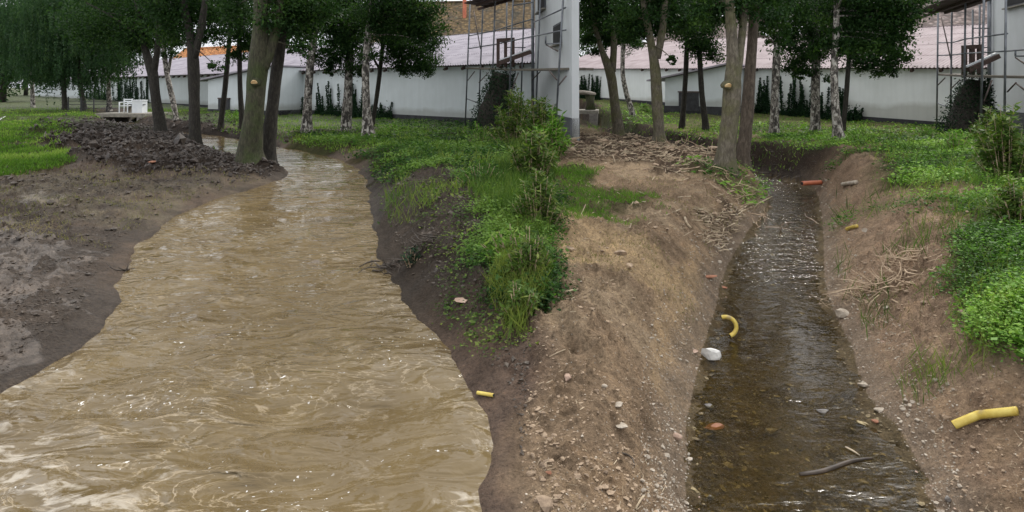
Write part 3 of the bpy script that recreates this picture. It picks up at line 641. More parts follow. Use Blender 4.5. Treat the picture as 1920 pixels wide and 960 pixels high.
# canopy boards on top of each scaffold, timber frames and sloping beams
def canopy(label, a, b, w):
    t = thing('board_canopy', tuple((a + b) / 2), label, 'roof boards'); g = G(); g.beam(a, b, .08, .1); g.beam(a + [0, w, .0], b + [0, w, 0], .08, .1); g.mk('bearer', M['darkwood'], t)
    g = G()
    for k in range(9):
        c = a + (b - a) * (k + .5) / 9; ln = np.linalg.norm(b - a) / 9 * .93
        dd = (b - a) / np.linalg.norm(b - a); g.beam(c - dd * ln / 2 + [0, w / 2, .09], c + dd * ln / 2 + [0, w / 2, .09 + .01 * (k % 2)], w * 1.3, .03)
    g.mk('boards', M['darkwood'], t)
canopy('sloping dark board canopy above the middle scaffold', P(893, 10, 24), P(1000, -22, 22), 1.2)
canopy('sloping dark board canopy above the right scaffold', P(1772, 24, 22.5), P(1880, -14, 19), 1.2)
def timber(label, pts, Yp):
    t = thing('wooden_gate', P(pts[0][0], pts[0][1], Yp), label, 'gate')
    (u0, v0), (u1, v1) = pts
    for uu in (u0, (u0 + u1) / 2, u1):
        g = G(); g.beam(P(uu, v1, Yp), P(uu, v0, Yp), .13, .13); g.mk('post', M['darkwood'], t)
    g = G(); g.beam(P(u0 - 3, v0, Yp) , P(u1 + 3, v0 - 2, Yp), .15, .15); g.mk('top_rail', M['darkwood'], t)
    return t
timber('dark timber gate frame standing on the middle scaffold deck', [(934, 76), (962, 126)], 23.4)
timber('dark timber gate frame standing on the right scaffold deck', [(1808, 89), (1837, 142)], 21.6)
def ramp_(label, a, b, wd):
    wd = .16
    t = thing('timber_ramp', tuple(a), label, 'timber ramp'); g = G(); g.beam(a, b, wd, .16); g.mk('board', M['darkwood'], t)
    g = G(); g.beam(a + [0, .1, .11], b + [0, .1, .11], .12, .05); g.mk('top_sheet', M['plastic'], t)
ramp_('dark sloping timber beam with pale top reaching the middle house wall', P(936, 118, 23), P(996, 97, 23), .5)
ramp_('dark sloping timber beam with pale top reaching the right house wall', P(1815, 131, 21), P(1872, 105, 21), .5)

# ------------------------------------------------------------------ bridges
def bridge(label, p0, p1, z, wd, rail, name='footbridge'):
    a, b = np.array(p0), np.array(p1); A, B, d, n, L = frame(a, b); t = thing(name, V3((A + B) / 2, z), label, 'bridge'); g = G()
    g.prism([V3(A, z - .22), V3(B, z - .22), V3(B, z), V3(A, z)], [V3(A + n * wd, z - .22), V3(B + n * wd, z - .22), V3(B + n * wd, z), V3(A + n * wd, z)]); g.mk('slab', M['concrete'], t)
    for q in (A + d * .3, B - d * .3):
        g = G(); g.box(V3(q + n * wd / 2, z - 1.0), (.5, wd, 1.55), math.atan2(d[1], d[0])); g.mk('abutment', M['greystone'], t)
    return t, A, B, d, n
bt_, A, B, d, n = bridge('flat concrete footbridge over the flood water at the far left', P(178, 0, 35)[:2], P(272, 0, 34.5)[:2], .28, 2.2, 1)
bridge('concrete footbridge slab carrying a rustic table beyond the dry ditch', P(1046, 0, 36)[:2], P(1122, 0, 35.6)[:2], .42, 2.0, 0)
def fence(label, u0, u1, Y0, Y1, h, npost):
    a, b = P(u0, 0, Y0)[:2], P(u1, 0, Y1)[:2]; z = gz(*((a + b) / 2), False); t = thing('wire_fence', V3((a + b) / 2, z), label, 'fence')
    for k in range(npost):
        p = a + (b - a) * k / (npost - 1); z0 = gz(p[0], p[1]); g = G(); g.tube([V3(p, z0 - .05), V3(p, z0 + h)], .045, 6); g.mk('post', M['plinth'], t)
    g = G()
    for q in (.25, .5, .75, .98): g.tube([V3(a, z + h * q), V3(b, z + h * q)], .018, 4)
    for k in range(60):
        p = a + (b - a) * k / 59; g.tube([V3(p, z + .1), V3(p, z + h)], .009, 3, cap=False)
    g.mk('wire_panel', M['plinth'], t)
fence('dark wire mesh fence behind the left footbridge', 128, 248, 40, 40, 1.0, 6)
def chair(label, u_, Yp, z, s=1.0, ry=0):
    p = P(u_, 0, Yp); x, y = p[0], p[1]; t = thing('garden_chair', (x, y, z), label, 'chair'); w_ = .5 * s
    for i in (-1, 1):
        for j in (-1, 1):
            g = G(); g.beam((x + i * w_ / 2, y + j * .22, z), (x + i * w_ / 2, y + j * .22, z + (.85 if j > 0 else .62) * s), .05, .05); g.mk('leg', M['plastic'], t)
    g = G(); g.box((x, y, z + .42 * s), (w_ - .06, .42, .04)); g.mk('seat', M['plastic'], t)
    g = G()
    for k in (.55, .68, .8): g.beam((x - w_ / 2 + .03, y + .22, z + k * s), (x + w_ / 2 - .03, y + .22, z + k * s), .03, .07)
    g.mk('backrest', M['plastic'], t)
    g = G()
    for i in (-1, 1): g.beam((x + i * w_ / 2, y - .24, z + .64 * s), (x + i * w_ / 2, y + .2, z + .64 * s), .06, .04)
    g.mk('armrest', M['plastic'], t)
chair('white garden chair on the left footbridge', 236, 35.8, .28, 1.0)
chair('small white garden chair under the rustic table on the middle footbridge', 1077, 36.4, .42, .9)
t = thing('storage_box', P(262, 0, 35.8) * [1, 1, 0] + [0, 0, .28], 'pale grey plastic storage box standing on the left footbridge', 'box')
x, y = P(262, 0, 35.8)[:2]; g = G(); g.box((x, y, .28 + .36), (.62, .5, .72)); g.mk('body', M['plastic'], t); g = G(); g.box((x, y, .28 + .75), (.68, .56, .06)); g.mk('lid', M['plastic'], t)
for i in (-1, 1): g = G(); g.box((x + i * .335, y - .1, .28 + .5), (.04, .2, .05)); g.mk('handle', M['greyplinth'], t)
x, y = P(250, 0, 36.2)[:2]; t = thing('bench', (x, y, .28), 'low pale bench between the white chair and the storage box', 'bench')
g = G(); g.box((x, y, .28 + .42), (.6, .35, .05)); g.mk('seat', M['plank'], t)
for i in (-1, 1): g = G(); g.box((x + i * .24, y, .28 + .2), (.06, .3, .4)); g.mk('leg', M['plank'], t)
# rustic table: broken log slab on a stump
x, y = P(1100, 0, 36.6)[:2]; t = thing('rustic_table', (x, y, .42), 'rustic table made of a rough log slab on a stump', 'table')
def rock(seed, sx, sy, sz, sub=2, rough=.25, flat=.0):
    import bmesh
    rs = np.random.default_rng(seed); bm = bmesh.new(); bmesh.ops.create_icosphere(bm, subdivisions=sub, radius=1)
    V = np.array([v.co[:] for v in bm.verts]); Fc = [tuple(q.index for q in f.verts) for f in bm.faces]; bm.free()
    for k in range(11):
        d = norm(rs.normal(size=3)); h = rs.uniform(.38, .72); dd = V @ d; V = V - np.outer(np.maximum(dd - h, 0), d) * .95
    V = V * (1 + rough * (rs.random((len(V), 1)) - .5) * .4) * [sx, sy, sz]; a = rs.uniform(0, 6.28); c, s = math.cos(a), math.sin(a)
    return V, Fc
V, Fc = rock(3, .85, .5, .24); mk('top', V + [x, y, .42 + 1.05], Fc, M['plank'], t)
g = G(); g.tube([(x + .25, y, .40), (x + .25, y, .9), (x + .2, y, 1.35)], [.32, .24, .3], 10, .1); g.mk('stump', M['bark'], t, True)

# ------------------------------------------------------------------ trees
def crown_leaves(blobs, size, dens, seed, weep=False, bigabove=True):
    """blobs: (x,y,z,r,rz). leaves gather in clumps inside each blob"""
    rs = np.random.default_rng(seed); Ps = []; Ds = []; Ns = []; Ls = []; Ws = []; Ts = []
    for (x, y, z, r, rz_) in blobs:
        vis = (CZ + (H0 + 40) / F * y) > z - rz_
        s = size if vis else size * 2.3
        ncl = max(8, int(34 * r ** 1.3)); nl = int(dens * r * r / (s * s) * (24 if vis else 13)); per = max(4, nl // ncl)
        c = norm(rs.normal(size=(ncl, 3))) * (rs.random((ncl, 1)) ** .45); c = c * [r, r, rz_] + [x, y, z]
        cs = rs.uniform(.16, .34, ncl) * min(r, 1.6); tone = rs.normal(.42, .17, ncl)
        if weep:
            for k in range(ncl):
                h = rs.uniform(.3, 1.0) * rz_; q = rs.random(per)
                nst = 5; st = rs.integers(0, nst, per); sp = rs.normal(size=(nst, 2)) * cs[k] * .8
                p = np.column_stack([c[k, 0] + sp[st, 0] + rs.normal(size=per) * .03, c[k, 1] + sp[st, 1] + rs.normal(size=per) * .03, c[k, 2] - q * h])
                Ps.append(p); dd = rs.normal(size=(per, 3)) * .5 + [0, 0, -1]; Ds.append(dd); Ns.append(rs.normal(size=(per, 3))); Ls.append(np.full(per, s) * rs.uniform(.7, 1.2, per)); Ts.append(np.clip(tone[k] + rs.normal(size=per) * .12, 0, 1))
        else:
            k = np.repeat(np.arange(ncl), per); p = c[k] + rs.normal(size=(len(k), 3)) * cs[k][:, None] * [1, 1, .62]
            Ps.append(p); Ds.append(rs.normal(size=(len(k), 3)) + [0, 0, -.35]); Ns.append(rs.normal(size=(len(k), 3)) * .8 + [0, 0, .8]); Ls.append(s * rs.uniform(.7, 1.3, len(k))); Ts.append(np.clip(tone[k] + rs.normal(size=len(k)) * .13, 0, 1))
    p = np.concatenate(Ps); V, Fq = leafquads(p, np.concatenate(Ds), np.concatenate(Ns), np.concatenate(Ls), np.concatenate(Ls) * .5)
    return V, Fq, np.repeat(np.concatenate(Ts), 4)
def refine(pts, rad, m=4):
    pts = np.array(pts, float); k = np.arange(len(pts)); q = np.linspace(0, len(pts) - 1, (len(pts) - 1) * m + 1)
    P_ = np.column_stack([np.interp(q, k, pts[:, i]) for i in range(3)])
    for _ in range(2): P_[1:-1] = P_[1:-1] * .5 + (P_[:-2] + P_[2:]) * .25
    return P_, np.interp(q, k, rad)
def tree(label, base, stems, bark, blobs, seed, cat='tree', name='tree', leaf='leaf', lsize=.105, dens=1.65, Yo=None, top=True, scar=None, weep=False, group=None, topn=5, topr=1.35):
    """stems: lists of (u, v, width px); first starts at the foot. blobs: (u, v, r px, dY)"""
    rs = np.random.default_rng(seed); b = hit(*base)
    Yb = Yo or b[1]; bx = (base[0] - CX) / F * Yb; bz = gz(bx, Yb)
    t = thing(name, (bx, Yb, bz), label, cat, group); g = G(); tips = []
    for si, st in enumerate(stems):
        dy = 0 if si == 0 else rs.uniform(-.3, .5); pts = []; rad = []
        for j, (u_, v_, w_) in enumerate(st):
            f = j / max(1, len(st) - 1); p = P(u_, v_, Yb + dy * f)
            if si == 0 and j == 0:
                p = np.array([bx, Yb, bz - .15]); pts.append(p); rad.append(w_ / F * Yb / 2 * 1.5)
                p = p + [0, 0, .38]; pts.append(p); rad.append(w_ / F * Yb / 2 * 1.05)
            else: pts.append(p); rad.append(w_ / F * Yb / 2)
        if top:      # carry on upward out of the picture
            a = pts[-1]; d = norm(pts[-1] - pts[-2]) * [.6, .6, 1] ; hh = rs.uniform(3.0, 4.5)
            for q in (.35, .7, 1): pts.append(a + d * hh * q + rs.normal(size=3) * .12 * q); rad.append(rad[len(st) - (0 if si == 0 else 1)] * (1 - .8 * q) if False else w_ / F * Yb / 2 * (1 - .8 * q))
        P_, R_ = refine(pts, rad, 4); g.tube(P_, R_, 12, .09, seed=seed + si); tips.append(pts[-1])
        if top:
            for q in range(4):     # limbs
                k = int(len(P_) * rs.uniform(.55, .9)); s0 = P_[k]; a = rs.uniform(0, 6.28); ln = rs.uniform(1.0, 2.2)
                dd = np.array([math.cos(a), math.sin(a), rs.uniform(.2, .8)]); e = s0 + dd * ln
                m1 = s0 + dd * ln * .5 + [0, 0, .15]; PP, RR = refine([s0, m1, e], [R_[k] * .5, R_[k] * .3, R_[k] * .1 + .008], 3); g.tube(PP, RR, 6, .05)
    B = []
    for (u_, v_, r_, dY) in blobs:
        p = P(u_, v_, Yb + dY); r = r_ / F * (Yb + dY); r *= 1.4; B.append((p[0], p[1], p[2] + r * .15, r, r * .85))
        # a limb out to this bunch of leaves
        k0 = min(range(len(g.v)), key=lambda i: 0) if False else 0
        st = stems[0][-1]; s0 = P(st[0], max(st[1], min(v_ - 15, 80)), Yb)
        PP, RR = refine([s0, (s0 + p) / 2 + [0, 0, .15], p], [.03 + r * .012, .02, .008], 3); g.tube(PP, RR, 5, .05)
    g.mk('trunk', bark, t, True)
    if top:
        for tp in tips:
            for q in range(topn // len(tips) + 1):
                a = rs.uniform(0, 6.28); rr = rs.uniform(.2, 1.7); B.append((tp[0] + math.cos(a) * rr, tp[1] + math.sin(a) * rr, tp[2] + rs.uniform(-1.8, 1.6), topr * rs.uniform(.7, 1.1), topr * rs.uniform(.55, .85)))
    if B:
        V, Fq, tn = crown_leaves(B, lsize, dens, seed, weep); mk('crown', V, Fq, M[leaf], t, attrs={'tone': tn})
    if scar:
        u_, v_, r_ = scar; f0 = stems[0][0]; Ys = Yb - np.interp(v_, [s[1] for s in stems[0]][::-1], [s[2] for s in stems[0]][::-1]) / F * Yb / 2 * .98
        c = P(u_, v_, Ys - .055); r = r_ / F * Yb; g = G()
        g.tube([c + [0, .14, .02], c + [0, -.006, 0]], [r * 1.5, r * 1.25], 12, .12); sc_ = g.mk('scar_collar', bark, t, True)
        g = G(); g.tube([c + [0, -.0, 0], c + [0, -.014, -.01]], [r, r * .95], 12, .1); g.mk('cut_face', M['cut'], sc_)
    return t
Bk, Bp, Bd, Bi = M['bark'], M['barkpale'], M['barkdark'], M['birch']
# left photograph side
tree('thick mossy green trunk with fresh orange cut scar standing beside the flood', (468, 305), [[(468, 305, 42), (478, 200, 34), (486, 110, 34), (489, 30, 27), (487, -30, 24)], [(490, 130, 24), (508, 95, 18), (524, 30, 17), (532, -30, 15)]], Bk,
     [(545, 40, 44, .3), (520, 5, 40, .6), (560, 95, 16, .2), (440, 15, 32, 1.0), (575, 20, 30, .8), (600, 5, 30, -.2)], 101, topn=2, Yo=14.4, scar=(477, 155, 6), lsize=.095)
tree('dark bare trunk leaning against the scarred trunk by the flood', (502, 303), [[(502, 303, 27), (511, 200, 23), (520, 120, 21), (527, 70, 19), (534, -20, 16)]], Bd, [(560, 55, 26, .8)], 102, topn=2, Yo=15.0, lsize=.095)
tree('forked dark trunk on the tip of the left mud heap with flood water behind', (366, 265), [[(366, 265, 20), (364, 180, 19), (362, 110, 20), (358, 70, 15), (347, 20, 12), (342, -20, 10)], [(364, 110, 14), (376, 60, 12), (385, 0, 10)]], Bd,
     [(340, 40, 44, .4), (385, 25, 34, .8), (320, 5, 40, 0), (402, 70, 22, .5), (405, 125, 10, -.3)], 103, Yo=19.6)
tree('forked dark trunk standing behind the left mud heap nearest the footbridge', (300, 253), [[(300, 253, 19), (293, 190, 17), (287, 135, 18), (272, 95, 12), (262, 50, 10)], [(288, 140, 12), (296, 90, 11), (299, 30, 9)]], Bd,
     [(265, 55, 42, .2), (225, 30, 52, 1.5), (300, 20, 40, 1), (185, 60, 46, 2), (250, 88, 22, 0)], 104, Yo=22.6)
tree('slender leaning birch with speckled bark right of the left footbridge', (330, 226), [[(330, 226, 9), (322, 180, 9), (313, 140, 9), (308, 100, 8), (303, 60, 7)], [(314, 140, 6), (322, 100, 5), (325, 70, 4)]], Bi, [(318, 95, 14, 0), (310, 60, 24, 0), (330, 75, 14, .5)], 105, lsize=.1, name='birch_tree')
tree('thin dark trunk leaning right in front of the left shed door', (414, 241), [[(414, 241, 10), (422, 170, 9), (429, 90, 8), (436, 0, 7)]], Bd, [(440, 35, 26, 0), (415, 20, 30, .5)], 106, topn=2)
tree('thin upright dark trunk just left of the scarred trunk', (454, 244), [[(454, 244, 10), (450, 170, 9), (449, 80, 8), (450, 0, 7)]], Bd, [(450, 70, 24, 0), (455, 30, 34, 0), (445, 110, 14, 0), (470, 90, 18, 0)], 107, topn=2)
tree('nearest left birch with rough black and white bark beside the flood bend', (575, 249), [[(575, 249, 19), (577, 190, 15), (582, 120, 14), (590, 60, 13), (598, -20, 11)]], Bi, [(605, 25, 40, .3), (640, 25, 40, .6), (560, 15, 36, .6), (575, 45, 22, .3), (625, 65, 20, .3)], 108, name='birch_tree', lsize=.105, topn=0)
tree('dark stemmed birch in the middle of the three left birches', (649, 246), [[(649, 246, 19), (652, 180, 16), (655, 110, 15), (657, 50, 13), (660, -20, 11)]], Bi, [(640, 110, 32, -.3), (608, 118, 19, -.3), (665, 90, 22, -.2), (655, 60, 26, .4), (672, 25, 40, .5), (680, 130, 14, 0), (618, 135, 9, -.3)], 109, name='birch_tree', lsize=.105, topn=1)
tree('pale birch with a dark rotten foot rightmost of the three left birches', (690, 258), [[(690, 258, 22), (687, 200, 15), (685, 130, 13), (690, 60, 12), (700, -20, 10)]], Bi, [(720, 30, 42, .2), (760, 40, 42, .4), (700, 60, 22, 0), (690, 105, 15, .2), (755, 5, 45, .2), (795, 45, 30, .2), (802, 80, 20, .2)], 110, topn=3, name='birch_tree', lsize=.105)
tree('thin dark crooked stem growing from the foot of the rightmost left birch', (699, 240), [[(699, 240, 8), (707, 180, 8), (714, 120, 8), (720, 60, 7), (722, 10, 6)], [(712, 130, 5), (700, 110, 4), (694, 85, 3)]], Bd, [(745, 105, 24, 0), (785, 105, 30, .1), (765, 80, 36, .1), (800, 126, 18, 0), (770, 130, 14, 0), (740, 75, 26, .1), (755, 130, 12, 0)], 111, topn=1, lsize=.105)
tree('pale thin birch alone on the far left meadow', (62, 201), [[(62, 201, 7), (60, 160, 6), (60, 110, 5), (60, 60, 4)]], Bi, [(60, 110, 36, 0), (45, 70, 45, 0), (75, 40, 50, 0), (60, 10, 50, 0)], 112, name='birch_tree', leaf='birchleaf', weep=True, lsize=.16, top=False)
tree('weeping birch with a dark stem left of the wire fence', (122, 207), [[(122, 207, 9), (120, 170, 8), (118, 130, 7), (115, 60, 6)]], Bd, [(110, 110, 44, 0), (135, 70, 56, 0), (100, 40, 56, 0), (125, 5, 56, 0), (95, 140, 20, 0)], 113, name='birch_tree', leaf='birchleaf', weep=True, lsize=.13, top=False)
tree('weeping birch with a leaning dark stem behind the wire fence', (158, 208), [[(158, 208, 9), (152, 170, 8), (147, 130, 7), (145, 60, 6)]], Bd, [(165, 115, 40, 0), (180, 70, 50, 0), (160, 20, 56, 0), (205, 20, 50, 0), (155, 148, 16, 0)], 114, name='birch_tree', leaf='birchleaf', weep=True, lsize=.13, top=False)
tree('weeping birch with a pale spotted stem beside the white chair', (205, 209), [[(205, 209, 8), (204, 170, 7), (203, 130, 7), (206, 60, 6)]], Bi, [(210, 105, 32, 0), (235, 75, 36, 0), (215, 40, 46, 0), (240, 5, 50, 0)], 115, name='birch_tree', leaf='birchleaf', weep=True, lsize=.13, top=False)
# right photograph side
tree('thick pale forked trunk with a yellow cut scar beside the dry ditch', (1360, 322), [[(1359, 322, 36), (1367, 230, 31), (1374, 165, 32), (1374, 90, 21), (1369, 30, 18), (1366, -30, 16)], [(1378, 150, 20), (1388, 95, 15), (1394, 40, 14), (1396, -30, 13)]], Bp,
     [(1330, 20, 36, .4), (1425, 15, 40, .3), (1350, 2, 30, .8), (1400, 5, 30, 1)], 201, topn=2, Yo=13.0, scar=(1365, 161, 6), lsize=.095)
tree('pale straight trunk standing just right of the yellow scarred trunk', (1392, 306), [[(1396, 306, 25), (1401, 220, 22), (1407, 130, 20), (1412, 60, 18), (1415, -20, 16)]], M['barkbrown'], [(1445, 55, 22, .5), (1440, 20, 28, .6), (1455, 85, 16, .8)], 202, Yo=14.2, lsize=.095, topn=1)
tree('forked brown trunk standing on the right root-strewn mud left of the scarred trunk', (1236, 271), [[(1236, 271, 21), (1232, 200, 20), (1229, 130, 20), (1219, 70, 14), (1207, 10, 12)], [(1232, 110, 14), (1242, 60, 13), (1248, 0, 11)]], Bp, [(1200, 25, 44, .2), (1240, 12, 44, .5), (1275, 35, 38, 1), (1262, 112, 9, -.4), (1225, 55, 22, .8), (1180, 50, 26, .6)], 203)
tree('forked brown trunk nearest the rustic table at the edge of the right mud', (1160, 252), [[(1160, 252, 20), (1152, 190, 18), (1145, 135, 18), (1128, 95, 11), (1115, 50, 9)], [(1148, 135, 13), (1151, 90, 13), (1152, 30, 11)]], Bp, [(1125, 35, 38, .2), (1165, 25, 46, .6), (1105, 20, 34, 0), (1135, 75, 16, .4), (1105, 75, 14, -.2), (1185, 50, 28, 1), (1150, 70, 18, 1), (1118, 100, 9, 0)], 204)
tree('slim leaning birch behind the trunk nearest the rustic table', (1186, 219), [[(1186, 219, 11), (1175, 180, 9), (1167, 140, 9), (1168, 90, 8), (1170, 50, 7)]], Bi, [(1180, 75, 18, 0), (1190, 90, 14, .3), (1170, 55, 24, 0)], 205, lsize=.1, name='birch_tree')
tree('thin brown trunk in front of the right shed door', (1279, 240), [[(1279, 240, 11), (1284, 170, 9), (1288, 90, 9), (1290, 0, 8)]], Bd, [(1292, 40, 34, 0), (1270, 20, 36, 1), (1300, 10, 36, 0)], 206, topn=1)
tree('thin brown trunk between the right shed door and the scarred trunk', (1323, 247), [[(1323, 247, 12), (1316, 180, 10), (1312, 110, 9), (1310, 0, 8)]], Bd, [(1325, 100, 20, -.2), (1340, 112, 12, -.2), (1310, 60, 32, 0), (1310, 20, 40, 0), (1300, 88, 18, 0)], 207, topn=2)
tree('nearest right birch with rough black and white bark beyond the orange pipe', (1452, 252), [[(1452, 252, 17), (1452, 190, 14), (1455, 120, 13), (1459, 60, 12), (1463, -20, 10)]], Bi, [(1470, 30, 34, .3), (1500, 25, 40, .4), (1485, 90, 14, .2), (1440, 25, 30, .5), (1448, 60, 20, .2), (1478, 68, 16, .3)], 208, name='birch_tree', lsize=.105, topn=0)
tree('thick stemmed birch in the middle of the three right birches', (1528, 248), [[(1528, 248, 17), (1529, 180, 15), (1530, 110, 14), (1531, 50, 12), (1532, -20, 10)]], Bi, [(1505, 108, 28, -.2), (1488, 122, 16, -.2), (1520, 140, 10, -.2), (1545, 75, 22, 0), (1535, 100, 20, 0), (1530, 60, 26, .3), (1550, 25, 40, .5), (1500, 140, 11, -.2)], 209, name='birch_tree', lsize=.105, topn=1)
tree('reddish footed pale birch rightmost of the three right birches', (1572, 264), [[(1572, 264, 19), (1566, 200, 14), (1563, 130, 12), (1567, 60, 11), (1570, -20, 9)]], Bi, [(1600, 30, 44, .2), (1640, 35, 48, .3), (1600, 92, 24, .2), (1660, 85, 26, .3), (1565, 95, 20, .1), (1580, 60, 22, 0), (1640, 5, 48, .2), (1678, 45, 26, .2), (1690, 12, 34, .2), (1690, 75, 14, .2)], 210, topn=3, name='birch_tree', lsize=.105)
tree('thin dark crooked stem leaning right beside the reddish footed birch', (1581, 252), [[(1581, 252, 8), (1587, 180, 8), (1591, 120, 8), (1595, 60, 7), (1598, 10, 6)]], Bd, [(1625, 100, 26, 0), (1665, 110, 22, .1), (1645, 75, 34, .1), (1620, 70, 30, .1), (1668, 128, 16, 0), (1640, 132, 13, 0), (1690, 105, 14, 0), (1610, 125, 11, 0), (1550, 150, 7, 0)], 211, topn=1, lsize=.105)
# far trees closing the view
def bgtree(label, u_, Yb, h, r, seed, group='far trees behind the buildings'):
    rs = np.random.default_rng(seed); x = (u_ - CX) / F * Yb; z = gz(x, Yb, False); t = thing('tree', (x, Yb, z), label, 'tree', group)
    g = G(); PP, RR = refine([(x, Yb, z - .2), (x + .2, Yb, z + h * .4), (x, Yb, z + h * .85)], [.3, .2, .06], 3); g.tube(PP, RR, 8, .08); g.mk('trunk', M['barkdark'], t, True)
    B = []
    for k in range(9):
        a = rs.uniform(0, 6.28); q = rs.uniform(.1, .7) * r; B.append((x + math.cos(a) * q, Yb + math.sin(a) * q, z + h * rs.uniform(.22, .9), r * rs.uniform(.4, .6), r * rs.uniform(.35, .5)))
    V, Fq, tn = crown_leaves(B, .42, .7, seed, bigabove=False); mk('crown', V, Fq, M['leaf'], t, attrs={'tone': tn})
bgtree('dark broad tree at the far left edge of the meadow', 5, 62, 9.5, 5.5, 301, None)
bgtree('low dark tree beyond the pale thin birch at far left', 48, 96, 9, 6, 302, None)
bgtree('dark tree outside the far left end of the white building', -60, 75, 12, 6.5, 303, None)
bgtree('tall dark tree rising behind the left building between the weeping birches and orange roof', 200, 108, 16, 8, 304, None)
bgtree('tall dark tree rising behind the left building beyond the scarred trunk', 560, 75, 11.5, 6, 305, None)
bgtree('tall dark tree rising behind the roof beyond the three left birches', 690, 62, 10, 5, 306, None)
bgtree('dark tree rising behind the pink roof beyond the rustic table', 1140, 75, 13, 6, 307, None)
bgtree('dark tree rising behind the pink roof beyond the three right birches', 1545, 58, 10.5, 5, 308, None)
bgtree('dark tree rising behind the pink roof beyond the right shed', 1290, 78, 14, 6, 309, None)

# ------------------------------------------------------------------ wall climbers
def climbers(label, u0, u1, Yf, n_, hmax, seed, vtop=None):
    rs = np.random.default_rng(seed); u = (u0 + u1) / 2; p0 = P(u, 0, Yf(u)); z = gz(p0[0], p0[1], False); t = thing('climbing_plant', (p0[0], p0[1], z), label, 'climbing plant')
    g = G(); Ps = []; 
    for k in range(int(n_ * 1.6)):
        uu = rs.uniform(u0, u1); Yk = Yf(uu) ; p = P(uu, 0, Yk); h = hmax * rs.uniform(.35, 1.0) ** 1.2; z0 = gz(p[0], p[1], False); q = rs.normal() * .12
        g.tube([(p[0], Yk, z0), (p[0] + q * .4, Yk, z0 + h * .5), (p[0] + q, Yk, z0 + h)], [.02, .015, .006], 4)
        m = int(130 * h); s = rs.random(m) ** .8 * h; th = np.interp(s, [0, h * .6, h], [.06, .045, .02]) * rs.uniform(.5, 1.5)
        Ps.append(np.column_stack([p[0] + q * s / h + rs.normal(size=m) * th, Yk + rs.uniform(-.09, .0, m), z0 + s]))
    for q in range(120):
        pass
    m = 900; uu = rs.uniform(u0, u1, m); Yk = np.array([Yf(a) for a in uu]); hh = np.abs(rs.normal(size=m)) * .28
    Ps.append(np.column_stack([(uu - CX) / F * Yk, Yk - .1 * rs.random(m), gz(p0[0], p0[1], False) + hh]))
    Pp = np.concatenate(Ps); m = len(Pp); V, Fq = leafquads(Pp, rs.normal(size=(m, 3)), rs.normal(size=(m, 3)) + [0, -1, 0], rs.uniform(.06, .12, m), rs.uniform(.05, .09, m))
    g.mk('stem', M['barkdark'], t); mk('foliage', V, Fq, M['ivy'], t, attrs={'tone': np.repeat(rs.random(m), 4)})
def wallY(A, B, off):
    d = (B - A) / np.linalg.norm(B - A)
    def f(u_):
        k = (u_ - CX) / F; s = (k * A[1] - A[0]) / (d[0] - k * d[1]); return A[1] + d[1] * s - off
    return f
yl = wallY(LA, LB, .22); yr = wallY(RA, RB, .22)
climbers('ivy shoots on the white wall between the leaning dark trunk and the nearest left birch', 535, 570, yl, 9, 2.2, 401)
climbers('ivy shoots on the white wall between the nearest and middle left birches', 590, 640, yl, 9, 2.3, 402)
climbers('ivy shoots on the white wall around the rightmost left birch', 655, 700, yl, 10, 2.1, 403)
climbers('low ivy on the white wall right of the three left birches', 703, 735, yl, 5, 1.0, 404)
climbers('dense ivy on the far white wall behind the white chair', 212, 280, yl, 22, 3.0, 405)
climbers('dark ivy on the far white wall behind the left weeping birches', 160, 205, yl, 10, 2.4, 406)
climbers('ivy shoots on the wall between the pale straight trunk and the nearest right birch', 1415, 1445, yr, 9, 2.3, 411)
climbers('ivy shoots on the wall between the nearest and middle right birches', 1462, 1518, yr, 11, 2.3, 412)
climbers('ivy shoots on the wall around the reddish footed birch', 1538, 1582, yr, 10, 2.0, 413)
climbers('low ivy on the wall right of the reddish footed birch', 1586, 1612, yr, 5, .9, 414)
climbers('dense ivy on the far white wall above the rustic table', 1078, 1125, yr, 20, 2.2, 415)

# ------------------------------------------------------------------ ivy stumps and shrubs by the scaffolds
def leafcloud(pos, size, mat, t, rs, name='foliage', up=.4, ratio=.5, down=-.2):
    m = len(pos); V, Fq = leafquads(pos, rs.normal(size=(m, 3)) + [0, 0, down], rs.normal(size=(m, 3)) + [0, 0, up], rs.uniform(.7, 1.3, m) * size, rs.uniform(.7, 1.3, m) * size * ratio)
    return mk(name, V, Fq, mat, t, attrs={'tone': np.clip(np.repeat(rs.normal(.45, .22, m), 4), 0, 1)})
def ivy_stump(label, pts, Yp, seed):
    rs = np.random.default_rng(seed); b = P(*pts[0][:2], Yp); z = gz(b[0], Yp); t = thing('ivy_covered_stump', (b[0], Yp, z), label, 'tree stump')
    p3 = [np.array([b[0], Yp, z - .1])] + [P(a, c, Yp) for a, c, _ in pts]; rr = [pts[0][2] / F * Yp / 2 * 1.1] + [w_ / F * Yp / 2 for _, _, w_ in pts]
    PP, RR = refine(p3, rr, 4); g = G(); g.tube(PP, RR, 12, .15, seed=seed); g.mk('trunk', M['barkdark'], t, True)
    m = 4200; k = rs.integers(0, len(PP), m); a = rs.uniform(0, 6.28, m); r = RR[k] * rs.uniform(.95, 1.45, m)
    pos = PP[k] + np.column_stack([np.cos(a) * r, np.sin(a) * r, rs.normal(size=m) * .2]); leafcloud(pos, .09, M['ivy'], t, rs)
ivy_stump('dark ivy covered stump leaning under the middle scaffold deck', [(925, 215, 60), (935, 170, 44), (943, 138, 34)], 22.8, 501)
ivy_stump('dark ivy covered stump leaning under the right scaffold deck', [(1812, 240, 70), (1822, 190, 50), (1830, 152, 32)], 21.0, 502)
